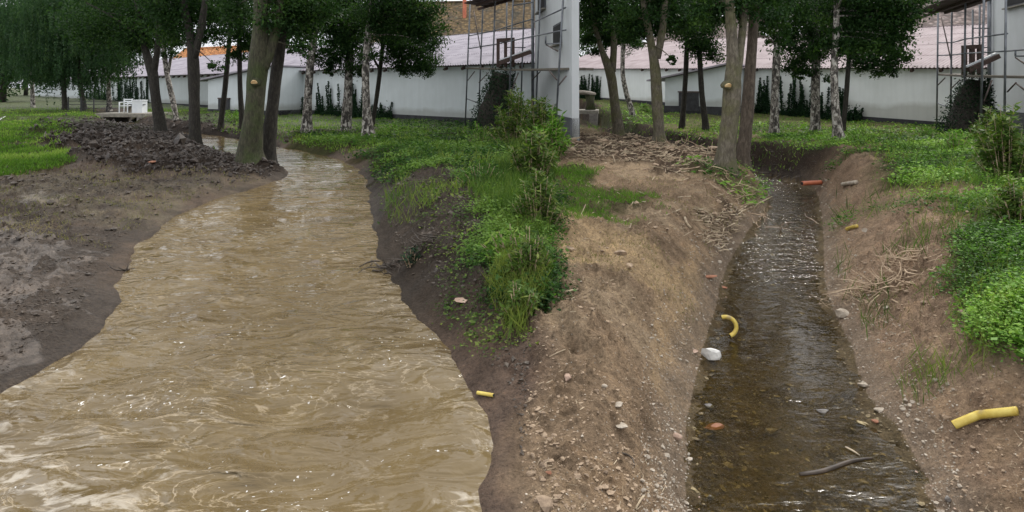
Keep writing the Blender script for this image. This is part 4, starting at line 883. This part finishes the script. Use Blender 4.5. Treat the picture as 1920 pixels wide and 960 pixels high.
def shrub(label, u_, v_, wpx, hpx, seed, mat='wild', n_=16, lsz=.09, Yo=None, grp=None, ratio=.28):
    rs = np.random.default_rng(seed); b = hit(u_, v_); Yb = Yo or b[1]; x = (u_ - CX) / F * Yb; z = gz(x, Yb); r = wpx / F * Yb / 2; h = hpx / F * Yb
    t = thing('shrub', (x, Yb, z), label, 'shrub', grp); g = G(); Ps = []; Ds = []
    for k in range(n_):
        a = rs.uniform(0, 6.28); q = r * rs.uniform(.1, 1); hh = h * rs.uniform(.45, 1.0) * (1 - .55 * (q / r) ** 1.5)
        p0 = np.array([x + math.cos(a) * q * .5, Yb + math.sin(a) * q * .5, z - .03]); p2 = np.array([x + math.cos(a) * q, Yb + math.sin(a) * q, z + hh]); p1 = (p0 + p2) / 2 + [0, 0, hh * .12]
        PP, _ = refine([p0, p1, p2], [1, 1, 1], 5); g.tube(PP, np.linspace(.009, .003, len(PP)), 4)
        m = int(hh * 60 / max(lsz * 10, .5)) + 10; s = rs.random(m) ** .7; pos = np.column_stack([np.interp(s, np.linspace(0, 1, len(PP)), PP[:, i]) for i in range(3)])
        aa = rs.uniform(0, 6.28, m); d = np.column_stack([np.cos(aa), np.sin(aa), rs.uniform(-.7, .9, m)]); Ps.append(pos + d * lsz * .55); Ds.append(d)
    Pp = np.concatenate(Ps); D = np.concatenate(Ds); m = len(Pp); sz = rs.uniform(.7, 1.35, m) * lsz
    V, Fq = leafquads(Pp, D, rs.normal(size=(m, 3)) * .4 + [0, 0, 1], sz, sz * ratio); g.mk('stem', M['root'], t); mk('foliage', V, Fq, M[mat], t, attrs={'tone': np.clip(np.repeat(rs.normal(.5, .25, m), 4), 0, 1)})
shrub('tall yellow-green willowherb bush below the middle scaffold deck', 965, 275, 130, 115, 601, n_=60, lsz=.16)
shrub('feathery pale green bush in front of the narrow middle house', 1015, 285, 100, 110, 602, n_=50, lsz=.16)
shrub('low dark leafy bush left of the willowherb below the scaffold', 900, 268, 80, 45, 603, 'cover', 26, .1)
shrub('dark leafy bush at the corner of the narrow middle house', 1035, 300, 70, 110, 604, 'cover', 40, .14)
shrub('tall grassy clump with narrow leaves on the bank right of the flood bend', 1000, 345, 100, 110, 605, 'wild', 46, .12)
shrub('trailing green clump hanging down the bank above the floating branches', 960, 470, 130, 70, 606, 'grass', 40, .07)
shrub('grassy weeds low on the bank between flood and brown slope', 975, 590, 80, 80, 607, 'wild', 30, .07)
shrub('tall ragged weeds on the bank crest right of the dug earth', 1010, 420, 110, 120, 621, 'wild', 50, .08)
shrub('tall pale stalked weeds lower on the bank crest', 992, 520, 90, 110, 622, 'wild', 44, .07)
shrub('dark leafy clump halfway up the bank right of the flood', 900, 350, 110, 50, 608, 'coverdark', 26, .08)
shrub('yellow-green tall weeds at the right edge below the scaffold', 1890, 340, 120, 150, 611, n_=60, lsz=.13)
shrub('feathery bush in front of the right scaffold poles', 1850, 285, 60, 90, 612, n_=24, lsz=.12)
shrub('low dark bush at the foot of the first right scaffold pole', 1730, 262, 60, 30, 613, 'cover', 20, .1)
shrub('leafy bush between the right ivy stump and the nearest pole', 1790, 285, 80, 50, 614, 'cover', 26, .1)
shrub('large leaved weeds at the very right edge of the green bank', 1910, 430, 110, 110, 615, 'wild', 44, .09)
shrub('leafy weed beside the thin dark crooked right stem', 1600, 268, 40, 24, 616, 'cover', 16, .1)
shrub('leafy weed beneath the three left birches', 735, 250, 50, 24, 617, 'cover', 18, .1)
shrub('green weeds in front of the left shed', 440, 228, 60, 22, 618, 'cover', 18, .12)
shrub('green weeds behind the slim leaning right birch', 1205, 212, 50, 18, 619, 'cover', 16, .14)

# ------------------------------------------------------------------ ground cover, grass, straw (uncountable)
def scatter(n_, rect, maskf, seed):
    rs = np.random.default_rng(seed); u_ = rs.uniform(rect[0], rect[2], n_); v_ = rs.uniform(rect[1], rect[3], n_); Yq = CZ * F / (v_ - H0); Xq = (u_ - CX) / F * Yq
    k = rs.random(n_) < maskf(Xq, Yq); Xq, Yq = Xq[k], Yq[k]; return Xq, Yq, terrain(Xq, Yq), rs
def land(X, Y): return (sdf(LP, X, Y) > .12) & (sdf(RP, X, Y) > .12)
def cover(name, label, cat, n_, rect, maskf, mat, h, lsz, seed, per=7, ratio=.55):
    Xq, Yq, Zq, rs = scatter(n_, rect, maskf, seed); m = len(Xq); k = np.repeat(np.arange(m), per); hh = h * rs.uniform(.4, 1.2, m) * (1 + .8 * fbm(Xq, Yq, .9, 2, seed))
    lod = np.clip(Yq / 9, .75, 2.2); s = rs.random(len(k)); r = .09 * lod[k]
    hh = hh * np.clip(maskf(Xq, Yq), .25, 1); pos = np.column_stack([Xq[k] + rs.normal(size=len(k)) * r, Yq[k] + rs.normal(size=len(k)) * r, Zq[k] + hh[k] * s]); lod = lod * np.exp(rs.normal(size=m) * .35)
    a = rs.uniform(0, 6.28, len(k)); d = np.column_stack([np.cos(a), np.sin(a), rs.uniform(-.2, .6, len(k))]); sz = lsz * lod[k] * rs.uniform(.6, 1.3, len(k))
    V, Fq = leafquads(pos, d, rs.normal(size=(len(k), 3)) * .5 + [0, 0, 1], sz, sz * ratio)
    tone = np.clip(.15 + .5 * s + fbm(Xq, Yq, 1.1, 3, seed + 1)[k] * 1.5 + rs.normal(size=len(k)) * .2, 0, 1)
    o = mk(name, V, Fq, mat, attrs={'tone': np.repeat(tone, 4)}); return tag(o, label, cat, kind='stuff')
def blades(name, label, cat, n_, rect, maskf, mat, h, wd, seed):
    Xq, Yq, Zq, rs = scatter(n_, rect, maskf, seed); m = len(Xq); lod = np.clip(Yq / 8, .7, 3); hh = h * rs.uniform(.5, 1.4, m) * np.clip(lod, .8, 1.3)
    d = np.column_stack([rs.normal(size=m) * .45, rs.normal(size=m) * .45, np.ones(m)]); V, Fq = leafquads(np.column_stack([Xq, Yq, Zq + hh * .4]), d, np.column_stack([rs.normal(size=m), rs.normal(size=m), np.zeros(m)]), hh, wd * lod * rs.uniform(.6, 1.3, m))
    tone = np.clip(.5 + fbm(Xq, Yq, .8, 3, seed + 1) * .9 + rs.normal(size=m) * .18, 0, 1); o = mk(name, V, Fq, mat, attrs={'tone': np.repeat(tone, 4)}); return tag(o, label, cat, kind='stuff')
cover('ground_cover', 'dense green nettles and creeping weeds covering the right bank', 'ground cover', 105000, (1330, 215, 2400, 720),
      lambda X, Y: land(X, Y) * (.45 + .55 * (fbm(X, Y, 1.8, 3, 90) > -.12)) * sm(blob(X, Y, [(1600, 265, 170, 26, 1), (1790, 330, 190, 66, 1), (1925, 470, 115, 140, 1), (1700, 400, 60, 30, .6), (1420, 245, 130, 12, .6), (1780, 245, 200, 18, 1), (2000, 500, 110, 190, 1), (2240, 400, 300, 260, 1)], .55, 8), .1, .9), M['cover'], .15, .033, 701)
cover('ground_cover', 'darker weeds and nettles covering the bank right of the flood bend', 'ground cover', 38000, (540, 215, 1060, 640),
      lambda X, Y: land(X, Y) * sm(blob(X, Y, [(650, 262, 130, 15, .8), (850, 285, 170, 48, 1), (950, 370, 80, 80, .9), (985, 500, 60, 110, .85), (850, 250, 200, 20, .9), (820, 320, 120, 30, .7), (960, 450, 90, 70, .8), (1000, 560, 60, 60, .9)], .5, 7), .15, .8) * (X < seamX(Y) + .3), M['coverdark'], .17, .036, 702)
cover('ground_cover', 'thin scattered weeds on the dark bank right of the flood', 'ground cover', 9000, (700, 320, 1010, 700), lambda X, Y: land(X, Y) * .5 * (fbm(X, Y, 2, 3, 5) > 0.0) * (X < seamX(Y)) * (sdf(LP, X, Y) < 2.2), M['wild'], .08, .035, 703, 5)
cover('ground_cover', 'low weeds around the feet of the right forked trunks', 'ground cover', 5000, (1120, 205, 1480, 345), lambda X, Y: land(X, Y) * sm(blob(X, Y, [(1400, 322, 80, 16, .9), (1320, 318, 40, 10, .7), (1180, 225, 90, 14, .8), (1330, 255, 120, 8, .5)], .3, 8), .2, .8), M['cover'], .12, .045, 704, 5)
blades('grass', 'bright green meadow grass at the far left', 'grass', 110000, (-80, 190, 460, 420), lambda X, Y: land(X, Y) * sm(blob(X, Y, [(30, 255, 100, 26, 1), (20, 318, 105, 36, 1), (110, 216, 200, 10, .9), (300, 213, 260, 6, .7), (120, 370, 200, 30, .08), (370, 330, 150, 18, .10)], .3, 7), .1, .7), M['grass'], .085, .009, 705)
blades('grass', 'bright green grass patch in the middle beside the right mud', 'grass', 26000, (1000, 310, 1260, 440), lambda X, Y: land(X, Y) * sm(blob(X, Y, [(1070, 343, 46, 16, 1), (1110, 385, 115, 34, .45), (1060, 405, 60, 24, .5)], .6, 8), .1, .8) * (X > seamX(Y) + .1), M['grass'], .07, .007, 706)
blades('grass', 'short dull grass growing beneath the left birches', 'grass', 16000, (400, 205, 800, 280), lambda X, Y: land(X, Y) * .8, M['grass'], .10, .008, 707)
blades('grass', 'short dull grass growing beneath the right birches', 'grass', 16000, (1100, 200, 1640, 290), lambda X, Y: land(X, Y) * .7 * (blob(X, Y, HEAPR, .3, 6) < .3), M['grass'], .10, .008, 708)
blades('dry_grass', 'sparse yellowish grass and straw over the brown slope in the middle', 'grass', 9000, (1000, 330, 1420, 520), lambda X, Y: land(X, Y) * .6 * (fbm(X, Y, 1.5, 3, 9) > 0) * (X > seamX(Y)), M['drygrass'], .05, .006, 709)
blades('dry_grass', 'sparse trampled grass on the wet mud at the left', 'grass', 15000, (-60, 322, 500, 440), lambda X, Y: land(X, Y) * .5 * (fbm(X, Y, 1.5, 3, 19) > -.02), M['drygrass'], .05, .006, 710)
blades('dry_grass', 'tufts of pale grass along the lower edge of the right weeds', 'grass', 5000, (1600, 380, 1980, 680), lambda X, Y: land(X, Y) * .8 * np.clip(blob(X, Y, [(1760, 420, 70, 60, 1), (1860, 600, 60, 60, 1), (1720, 520, 80, 40, .5)], .4, 9), 0, 1), M['drygrass'], .08, .007, 711)
blades('long_grass', 'long arching weeds and grass along the bank crest between flood and brown slope', 'grass', 24000, (860, 270, 1060, 680), lambda X, Y: land(X, Y) * np.clip(blob(X, Y, [(1000, 330, 60, 60, 1), (985, 430, 60, 90, 1), (975, 560, 50, 80, 1), (940, 400, 60, 60, .5)], .5, 33), 0, 1) * (X < seamX(Y) + .1), M['wild'], .26, .011, 712)
blades('long_grass', 'long grass stalks standing up among the right bank weeds', 'grass', 9000, (1560, 240, 2000, 640), lambda X, Y: land(X, Y) * .6 * (fbm(X, Y, 1.2, 3, 34) > 0.03) * (X > .42 * Y + .9), M['wild'], .30, .009, 713)
blades('long_grass', 'long grass hanging at the edge of the left bank bend', 'grass', 6000, (540, 250, 900, 420), lambda X, Y: land(X, Y) * .7 * (fbm(X, Y, 1.5, 3, 35) > 0), M['wild'], .2, .010, 714)
def sticks(name, label, cat, n_, rect, maskf, mat, ln, r, seed):
    Xq, Yq, Zq, rs = scatter(n_, rect, maskf, seed); m = len(Xq); lod = np.clip(Yq / 7, .6, 2)
    a = rs.uniform(0, 3.14, m); d = np.column_stack([np.cos(a), np.sin(a), rs.normal(size=m) * .25]); L_ = ln * rs.uniform(.3, 1.5, m) * lod; c = np.column_stack([Xq, Yq, Zq + r + .01])
    sx = norm(np.cross(d, [0, 0, 1.])); uz = np.cross(norm(d), sx); rr = (r * lod * rs.uniform(.5, 1.4, m))[:, None]; Vs = []
    for e in (-1, 1):
        for k in range(3):
            th = k * 2.094; Vs.append(c + norm(d) * (L_ * e / 2)[:, None] + (sx * math.cos(th) + uz * math.sin(th)) * rr)
    V = np.stack(Vs, 1).reshape(-1, 3); b = np.arange(m)[:, None] * 6; Fq = np.concatenate([b + [0, 1, 4, 3], b + [1, 2, 5, 4], b + [2, 0, 3, 5]]); o = mk(name, V, Fq, mat); return tag(o, label, cat, kind='stuff')
sticks('straw', 'broken roots and straw littering the right mud heap', 'debris', 5200, (1040, 245, 1440, 440), lambda X, Y: land(X, Y) * np.clip(blob(X, Y, HEAPR + [(1390, 400, 80, 45, 1)], .3, 6), .05, 1), M['straw'], .16, .005, 721)
sticks('straw', 'fine straw and twigs scattered over the brown slope', 'debris', 1300, (940, 400, 1400, 1000), lambda X, Y: land(X, Y) * .5 * (X > seamX(Y)), M['straw'], .06, .0025, 722)
sticks('straw', 'fine straw and roots scattered over the right bank', 'debris', 2600, (1540, 330, 1960, 1000), lambda X, Y: land(X, Y) * .55, M['straw'], .07, .0025, 723)
sticks('twigs', 'dark twigs scattered over the left mud', 'debris', 2500, (-40, 240, 540, 760), lambda X, Y: land(X, Y) * .5, M['darkroot'], .10, .004, 724)
def clods(name, label, cat, n_, rect, maskf, mats, size, seed, zf=.55, sink=.3, lodr=(.6, 2.2)):
    Xq, Yq, Zq, rs = scatter(n_, rect, maskf, seed); m = len(Xq); base, Fc = rock(seed, 1, 1, 1, 1, .35); base = np.array(base); Fc = np.array(Fc); nb = len(base)
    s = size * np.exp(rs.normal(size=m) * .5) * np.clip(Yq / 8, *lodr); a = rs.uniform(0, 6.28, m); ca, sa = np.cos(a), np.sin(a)
    jit = 1 + rs.normal(size=(m, nb)) * .16; B = base[None] * jit[..., None] * np.stack([np.ones(m), rs.uniform(.5, 1, m), zf * rs.uniform(.6, 1.2, m)], 1)[:, None, :]
    Xr = B[..., 0] * ca[:, None] - B[..., 1] * sa[:, None]; Yr = B[..., 0] * sa[:, None] + B[..., 1] * ca[:, None]
    V = np.stack([Xq[:, None] + Xr * s[:, None], Yq[:, None] + Yr * s[:, None], Zq[:, None] + (B[..., 2] + zf * sink) * s[:, None]], -1).reshape(-1, 3)
    Fq = (Fc[None] + (np.arange(m) * nb)[:, None, None]).reshape(-1, 3); o = mk(name, V, Fq, mats); return tag(o, label, cat, kind='stuff')
clods('soil_clods', 'dark lumps of dug soil over the left mud heap', 'soil', 14000, (40, 222, 560, 350), lambda X, Y: land(X, Y) * np.clip(blob(X, Y, HEAP, .3, 5), .03, 1), M['clod'], .022, 731, .8)
clods('soil_clods', 'brown lumps of dug soil over the right mud heap', 'soil', 3200, (1040, 245, 1450, 460), lambda X, Y: land(X, Y) * np.clip(blob(X, Y, HEAPR, .3, 6), .03, 1), M['clodbrown'], .026, 732)
clods('soil_clods', 'crumbs of wet soil along the left waterside', 'soil', 12000, (-40, 340, 520, 760), lambda X, Y: land(X, Y) * .6 * (fbm(X, Y, 2, 3, 77) > -.08), M['clodgrey'], .017, 733)
clods('soil_clods', 'brown crumbs of soil over both slopes of the dry ditch', 'soil', 16000, (930, 420, 1960, 1000), lambda X, Y: land(X, Y) * .6 * (fbm(X, Y, 1.6, 3, 78) > -.05) * (X > seamX(Y)), M['clodbrown'], .0135, 734)
clods('soil_clods', 'dark crumbs of soil down the bank right of the flood', 'soil', 6000, (700, 330, 1000, 800), lambda X, Y: land(X, Y) * .6 * (X < seamX(Y)) * (sdf(LP, X, Y) < 2.2), M['clodgrey'], .018, 735)
clods('soil_clods', 'larger lumps of brown earth scattered over the ditch slopes', 'soil', 1700, (930, 420, 1960, 1000), lambda X, Y: land(X, Y) * .6 * (fbm(X, Y, 1.3, 3, 79) > .02) * (X > seamX(Y)), M['clodbrown'], .03, 736, .5)
near = lambda X, Y: (sdf(RP, X, Y) < .4)
clods('gravel', 'pale gravel along both edges of the low stream', 'gravel', 26000, (1200, 300, 1800, 1000), lambda X, Y: near(X, Y) * (sdf(RP, X, Y) > -.02) * .6, M['stone'], .012, 741)
clods('gravel', 'pale pebbles scattered over the brown slopes', 'gravel', 4500, (940, 430, 1960, 1000), lambda X, Y: land(X, Y) * .3 * (X > seamX(Y)), M['stone'], .009, 742)
clods('gravel', 'pink brick crumbs along the stream edge', 'gravel', 3000, (1200, 320, 1800, 1000), lambda X, Y: near(X, Y) * (sdf(RP, X, Y) > -.1) * .22, M['pinkstone'], .011, 743)
clods('stream_bed_stones', 'brown stones on the bed of the shallow stream', 'gravel', 16000, (1250, 330, 1800, 1500), lambda X, Y: (sdf(RP, X, Y) < -.05) * .8, simple('bed_stone', [(.3, (.035, .026, .012)), (.5, (.13, .095, .045)), (.7, (.34, .27, .14))], 12, .8), .022, 744, .45, .25)

# ------------------------------------------------------------------ single stones, pipes, roots
def stone_at(name, label, cat, u_, v_, wpx, mat, seed, hr=.7, dz=0, asp=.8):
    p = hit(u_, v_, True); s = wpx / F * p[1] / 2; V, Fc = rock(seed, s, s * asp, s * hr, 2, .35)
    z = max(p[2], ZR - .02 if sdf(RP, np.array([p[0]]), np.array([p[1]]))[0] < 0 else -9)
    o = mk(name, V + [p[0], p[1], z + s * hr * .45 + dz], Fc, M[mat], origin=(p[0], p[1], z)); return tag(o, label, cat)
S = [('stone', 'large angular white rock at the left edge of the low stream', 'stone', 1332, 678, 42, 'whitestone', 1, .95),
 ('stone', 'flat pink stone left of the large white rock', 'stone', 1302, 662, 26, 'pinkstone', 2, .3),
 ('stone', 'small grey stone standing in the low stream below the white rock', 'stone', 1331, 768, 22, 'greystone', 3, .5),
 ('stone', 'pinkish wedge shaped stone on the brown slope', 'stone', 1064, 716, 22, 'pinkstone', 4, .8),
 ('stone', 'small bright white stone on the brown slope', 'stone', 1133, 728, 16, 'stone', 5, .6),
 ('stone', 'pale beige stone beside a dark hollow on the brown slope', 'stone', 1160, 766, 24, 'stone', 6, .6),
 ('stone', 'flat pale stone low on the brown slope', 'stone', 1163, 808, 30, 'stone', 7, .25),
 ('stone', 'orange pink stone at the waterline low on the left edge', 'stone', 1270, 825, 22, 'pinkstone', 8, .8),
 ('stone', 'small cream stone on the wet edge below the orange pink stone', 'stone', 1250, 860, 15, 'stone', 9, .6),
 ('stone', 'white stone at the right waterline beside the gravel', 'stone', 1618, 726, 20, 'stone', 10, .5),
 ('stone', 'long cream stone at the right waterline', 'stone', 1650, 769, 26, 'stone', 11, .35),
 ('stone', 'dark mossy stone in the middle of the low stream', 'stone', 1543, 805, 30, 'greystone', 12, .5),
 ('stone', 'rounded stone on the bed at the bottom of the low stream', 'stone', 1333, 942, 18, 'greystone', 13, .7),
 ('stone', 'pale block of rubble at the edge of the right weeds', 'stone', 1812, 592, 36, 'pinkstone', 14, .4),
 ('stone', 'small pale block under the small yellow pipe end on the right bank', 'stone', 1622, 434, 14, 'stone', 15, .7),
 ('stone', 'grey white lump of concrete at the foot of the root tangle', 'stone', 1580, 592, 42, 'stone', 16, .6),
 ('stone', 'pink stone low at the right bottom bank', 'stone', 1778, 942, 20, 'greystone', 17, .7),
 ('stone', 'pale pink stone on the dark bank right of the flood', 'stone', 868, 566, 34, 'pinkstone', 18, .3),
 ('stone', 'small pale stone in the hollow under the sandy ledge', 'stone', 1348, 494, 12, 'stone', 19, .7),
 ('brick_fragment', 'orange broken tile lying under the sandy ledge', 'brick', 1330, 522, 36, 'brick', 20, .22),
 ('brick_fragment', 'red brick shard half sunk at the left edge of the stream', 'brick', 1340, 820, 46, 'brick', 21, .2),
 ('brick_fragment', 'small orange shard beside the orange broken tile', 'brick', 1356, 541, 16, 'brick', 22, .3),
 ('brick_fragment', 'small red brick piece at the bottom left of the brown slope', 'brick', 1030, 893, 16, 'brick', 23, .5),
 ('brick_fragment', 'red brick piece lying on the left mud heap', 'brick', 287, 306, 20, 'brick', 24, .35),
 ('brick_fragment', 'dull red brick piece among gravel at the right waterline', 'brick', 1642, 792, 16, 'brick', 25, .5)]
for s in S: stone_at(*s[:9])
rs = np.random.default_rng(9)
for k, (u_, v_) in enumerate([(1698, 758), (1706, 768), (1694, 772), (1710, 760), (1702, 780), (1690, 764)]):
    o = stone_at('pebble', 'one of a huddle of cream pebbles on the right bank', 'pebble', u_, v_, 13, 'stone', 40 + k, .6); o['group'] = 'huddled cream pebbles'
for k, (u_, v_) in enumerate([(1236, 872), (1214, 866), (1222, 884), (1205, 905), (1246, 892), (1262, 906), (1232, 915), (1216, 935)]):
    o = stone_at('pebble', 'one of the cream pebbles strewn at the lower left waterline', 'pebble', u_, v_, 13, 'stone', 60 + k, .6); o['group'] = 'cream pebbles at the lower left waterline'
def ribbed(name, label, pts, r, mat, ribs=True, n=14, inner=True):
    p = np.array(pts, float); q = np.linspace(0, len(p) - 1, 60 if ribs else 14); k = np.arange(len(p))
    pp = np.column_stack([np.interp(q, k, p[:, i]) for i in range(3)])
    for _ in range(4): pp[1:-1] = pp[1:-1] * .5 + (pp[:-2] + pp[2:]) * .25
    rr = [r * (1 + (.07 if ribs and i % 2 else 0)) for i in range(len(pp))]
    t = thing(name, tuple(pp[0]), label, 'pipe'); g = G(); g.tube(pp, rr, n); g.mk('pipe_wall', mat, t, True)
    d = norm(pp[0] - pp[1]); g = G(); g.tube([pp[0] + d * .001, pp[0] + d * .004], r * .78, n); g.mk('bore', M['black'], t)
    return t
def hp(u_, v_, dz=0.0):
    p = hit(u_, v_, True); return p + [0, 0, dz]
a, b, c = hp(1788, 812, .035), hp(1835, 792, .05), hp(1908, 778, .02); ribbed('drain_pipe', 'long ribbed yellow drain pipe lying on the right bank', [a, (a + b) / 2, b, (b + c) / 2, c], .026, M['yellow'])
p = hp(1375, 652); r = .085; z = ZR + .02
ribbed('drain_pipe', 'hooked yellow drain pipe sticking out of the stream beside the white rock', [p * [1, 1, 0] + [-.05 + r * math.sin(a) * 1.1, .02 * a, z + .015 + r * (1 - math.cos(a))] for a in np.linspace(.2, 3.6, 9)], .02, M['yellow'])
a, b = hp(1588, 433, .03), hp(1606, 428, .03); ribbed('drain_pipe', 'short yellow pipe end lying on the right bank above the root tangle', [a, b], .028, M['yellow'], False)
a, b = hp(1580, 352, .04), hp(1606, 347, .05); ribbed('drain_pipe', 'short pale yellow pipe beside the orange pipe mouth', [a, b], .04, M['stone'], False)
a, b = hp(925, 748, .02), hp(895, 742, .0); b[2] = ZL + .03; a[2] = ZL + .05; ribbed('drain_pipe', 'thin yellow pipe tip at the right edge of the flood', [a, (a + b) / 2, b], .012, M['yellow'], False)
a = P(1504, 344, 14.0); b = P(1540, 342, 14.1); ribbed('outlet_pipe', 'orange plastic outlet pipe across the head of the low stream', [a, (a + b) / 2, b], .055, M['redpipe'], False)
p = P(1520, 352, 15.9); 
def tangle(name, label, cat, u_, v_, wpx, dpx, n_, ln, r, mat, seed, h=.15, zfix=None):
    rs = np.random.default_rng(seed); c = hit(u_, v_); t = thing(name, tuple(c), label, cat); g = G(); rx = wpx / F * c[1] / 2; ry = dpx / F * c[1] * c[1] / CZ * .5 if dpx > 0 else rx
    ry = min(ry, rx * 1.6)
    for k in range(n_):
        x, y = c[0] + rs.normal() * rx * .5, c[1] + rs.normal() * ry * .5; z = (gz(x, y) if zfix is None else zfix) + abs(rs.normal()) * h; a = rs.uniform(0, 6.28); L_ = ln * rs.uniform(.4, 1.5); pts = [np.array([x, y, z])]; el = rs.normal() * .35
        for j in range(4): a += rs.normal() * .5; el += rs.normal() * .35; pts.append(pts[-1] + np.array([math.cos(a) * math.cos(el), math.sin(a) * math.cos(el), math.sin(el) * .7]) * L_ / 4)
        rr = r * rs.uniform(.4, 1.5); PP, RR = refine(pts, [rr, rr * .9, rr * .7, rr * .5, rr * .25], 2); g = G(); g.tube(PP, RR, 5, .1); g.mk('root' if cat == 'roots' else 'twig', M[mat], t, True)
    return t
tangle('root_tangle', 'tangle of dry torn roots on the tip of land below the scarred right trunk', 'roots', 1400, 385, 120, 50, 95, .42, .009, 'root', 801, .08)
tangle('root_tangle', 'tangle of torn roots sticking out halfway up the right bank', 'roots', 1672, 528, 130, 40, 98, .34, .007, 'root', 802, .07)
tangle('root_tangle', 'loose roots strewn across the right mud heap', 'roots', 1290, 300, 200, 40, 70, .6, .011, 'root', 803, .06)
tangle('root_tangle', 'matted fine roots at the waterline under the right root tangle', 'roots', 1590, 560, 60, 20, 60, .2, .004, 'root', 804, .03)
tangle('root_tangle', 'dark roots hanging from the bank where the low stream bends', 'roots', 1440, 320, 90, 20, 60, .5, .01, 'darkroot', 805, .08)
tangle('branch_pile', 'dark wet branches caught at the right edge of the flood', 'branches', 735, 500, 70, 14, 34, .38, .008, 'darkroot', 806, .03, ZL + .02)
tangle('branch_pile', 'dark wet roots caught on the bank above the floating branches', 'branches', 790, 470, 80, 16, 50, .3, .007, 'darkroot', 807, .05)
tangle('branch_pile', 'dark twigs on the tip of land below the leaning dark trunk', 'branches', 525, 312, 40, 8, 30, .4, .01, 'darkroot', 808, .05)
tangle('branch_pile', 'small dark twig stuck in the flood near its left bank', 'branches', 240, 518, 22, 4, 5, .22, .007, 'darkroot', 809, .02, ZL + .01)
tangle('branch_pile', 'brown roots on the ridge of the right bank above the pipe', 'branches', 1690, 490, 50, 20, 40, .25, .006, 'root', 810, .05)
shrub('dark drowned weeds among the wet branches at the edge of the flood', 775, 492, 46, 34, 631, 'ivy', 14, .06)
def stick(label, pts, r, mat, name='stick', z=None):
    q = [hp(*a, r) for a in pts]
    if z is not None:
        for a in q: a[2] = z
    PP, RR = refine(q, [r * .8] + [r] * (len(q) - 2) + [r * .5] if len(q) > 2 else [r, r * .7], 3); g = G(); g.tube(PP, RR, 6, .12); o = g.mk(name, M[mat], None, True, origin=tuple(PP[0])); return tag(o, label, 'stick')
stick('short bleached stick lying on the upper brown slope', [(1054, 551), (1084, 545)], .012, 'straw')
stick('long dark sunken branch at the bottom of the low stream', [(1500, 925), (1545, 915), (1595, 903), (1635, 888)], .014, 'darkroot', z=ZR + .006)
stick('pale forked twig in the low stream near the sunken branch', [(1585, 872), (1600, 888), (1612, 890)], .006, 'straw', z=ZR + .012)
stick('curved pale root at the lower left waterline', [(1192, 958), (1206, 932), (1232, 922)], .007, 'straw')
stick('black curved root loop low on the brown slope', [(1158, 860), (1172, 854), (1186, 862), (1190, 876)], .006, 'darkroot')
stick('thin pale root lying across the brown slope', [(1030, 672), (1045, 666), (1060, 657)], .004, 'straw')
stick('pale stick poking from the root tangle toward the low stream', [(1405, 392), (1430, 380), (1448, 370)], .018, 'straw')
stick('second pale stick standing in the roots beside the first', [(1385, 400), (1402, 388), (1415, 375)], .016, 'straw')
stick('pale splintered stick on the slope below the root tangle', [(1284, 412), (1288, 424), (1296, 432)], .02, 'straw')
stick('long thin pale branch lying on the right mud', [(1246, 406), (1270, 398), (1288, 388)], .012, 'straw')
stick('thin pale stake lying in the meadow grass at the left edge', [(-6, 228), (10, 219)], .02, 'plastic', 'stake')
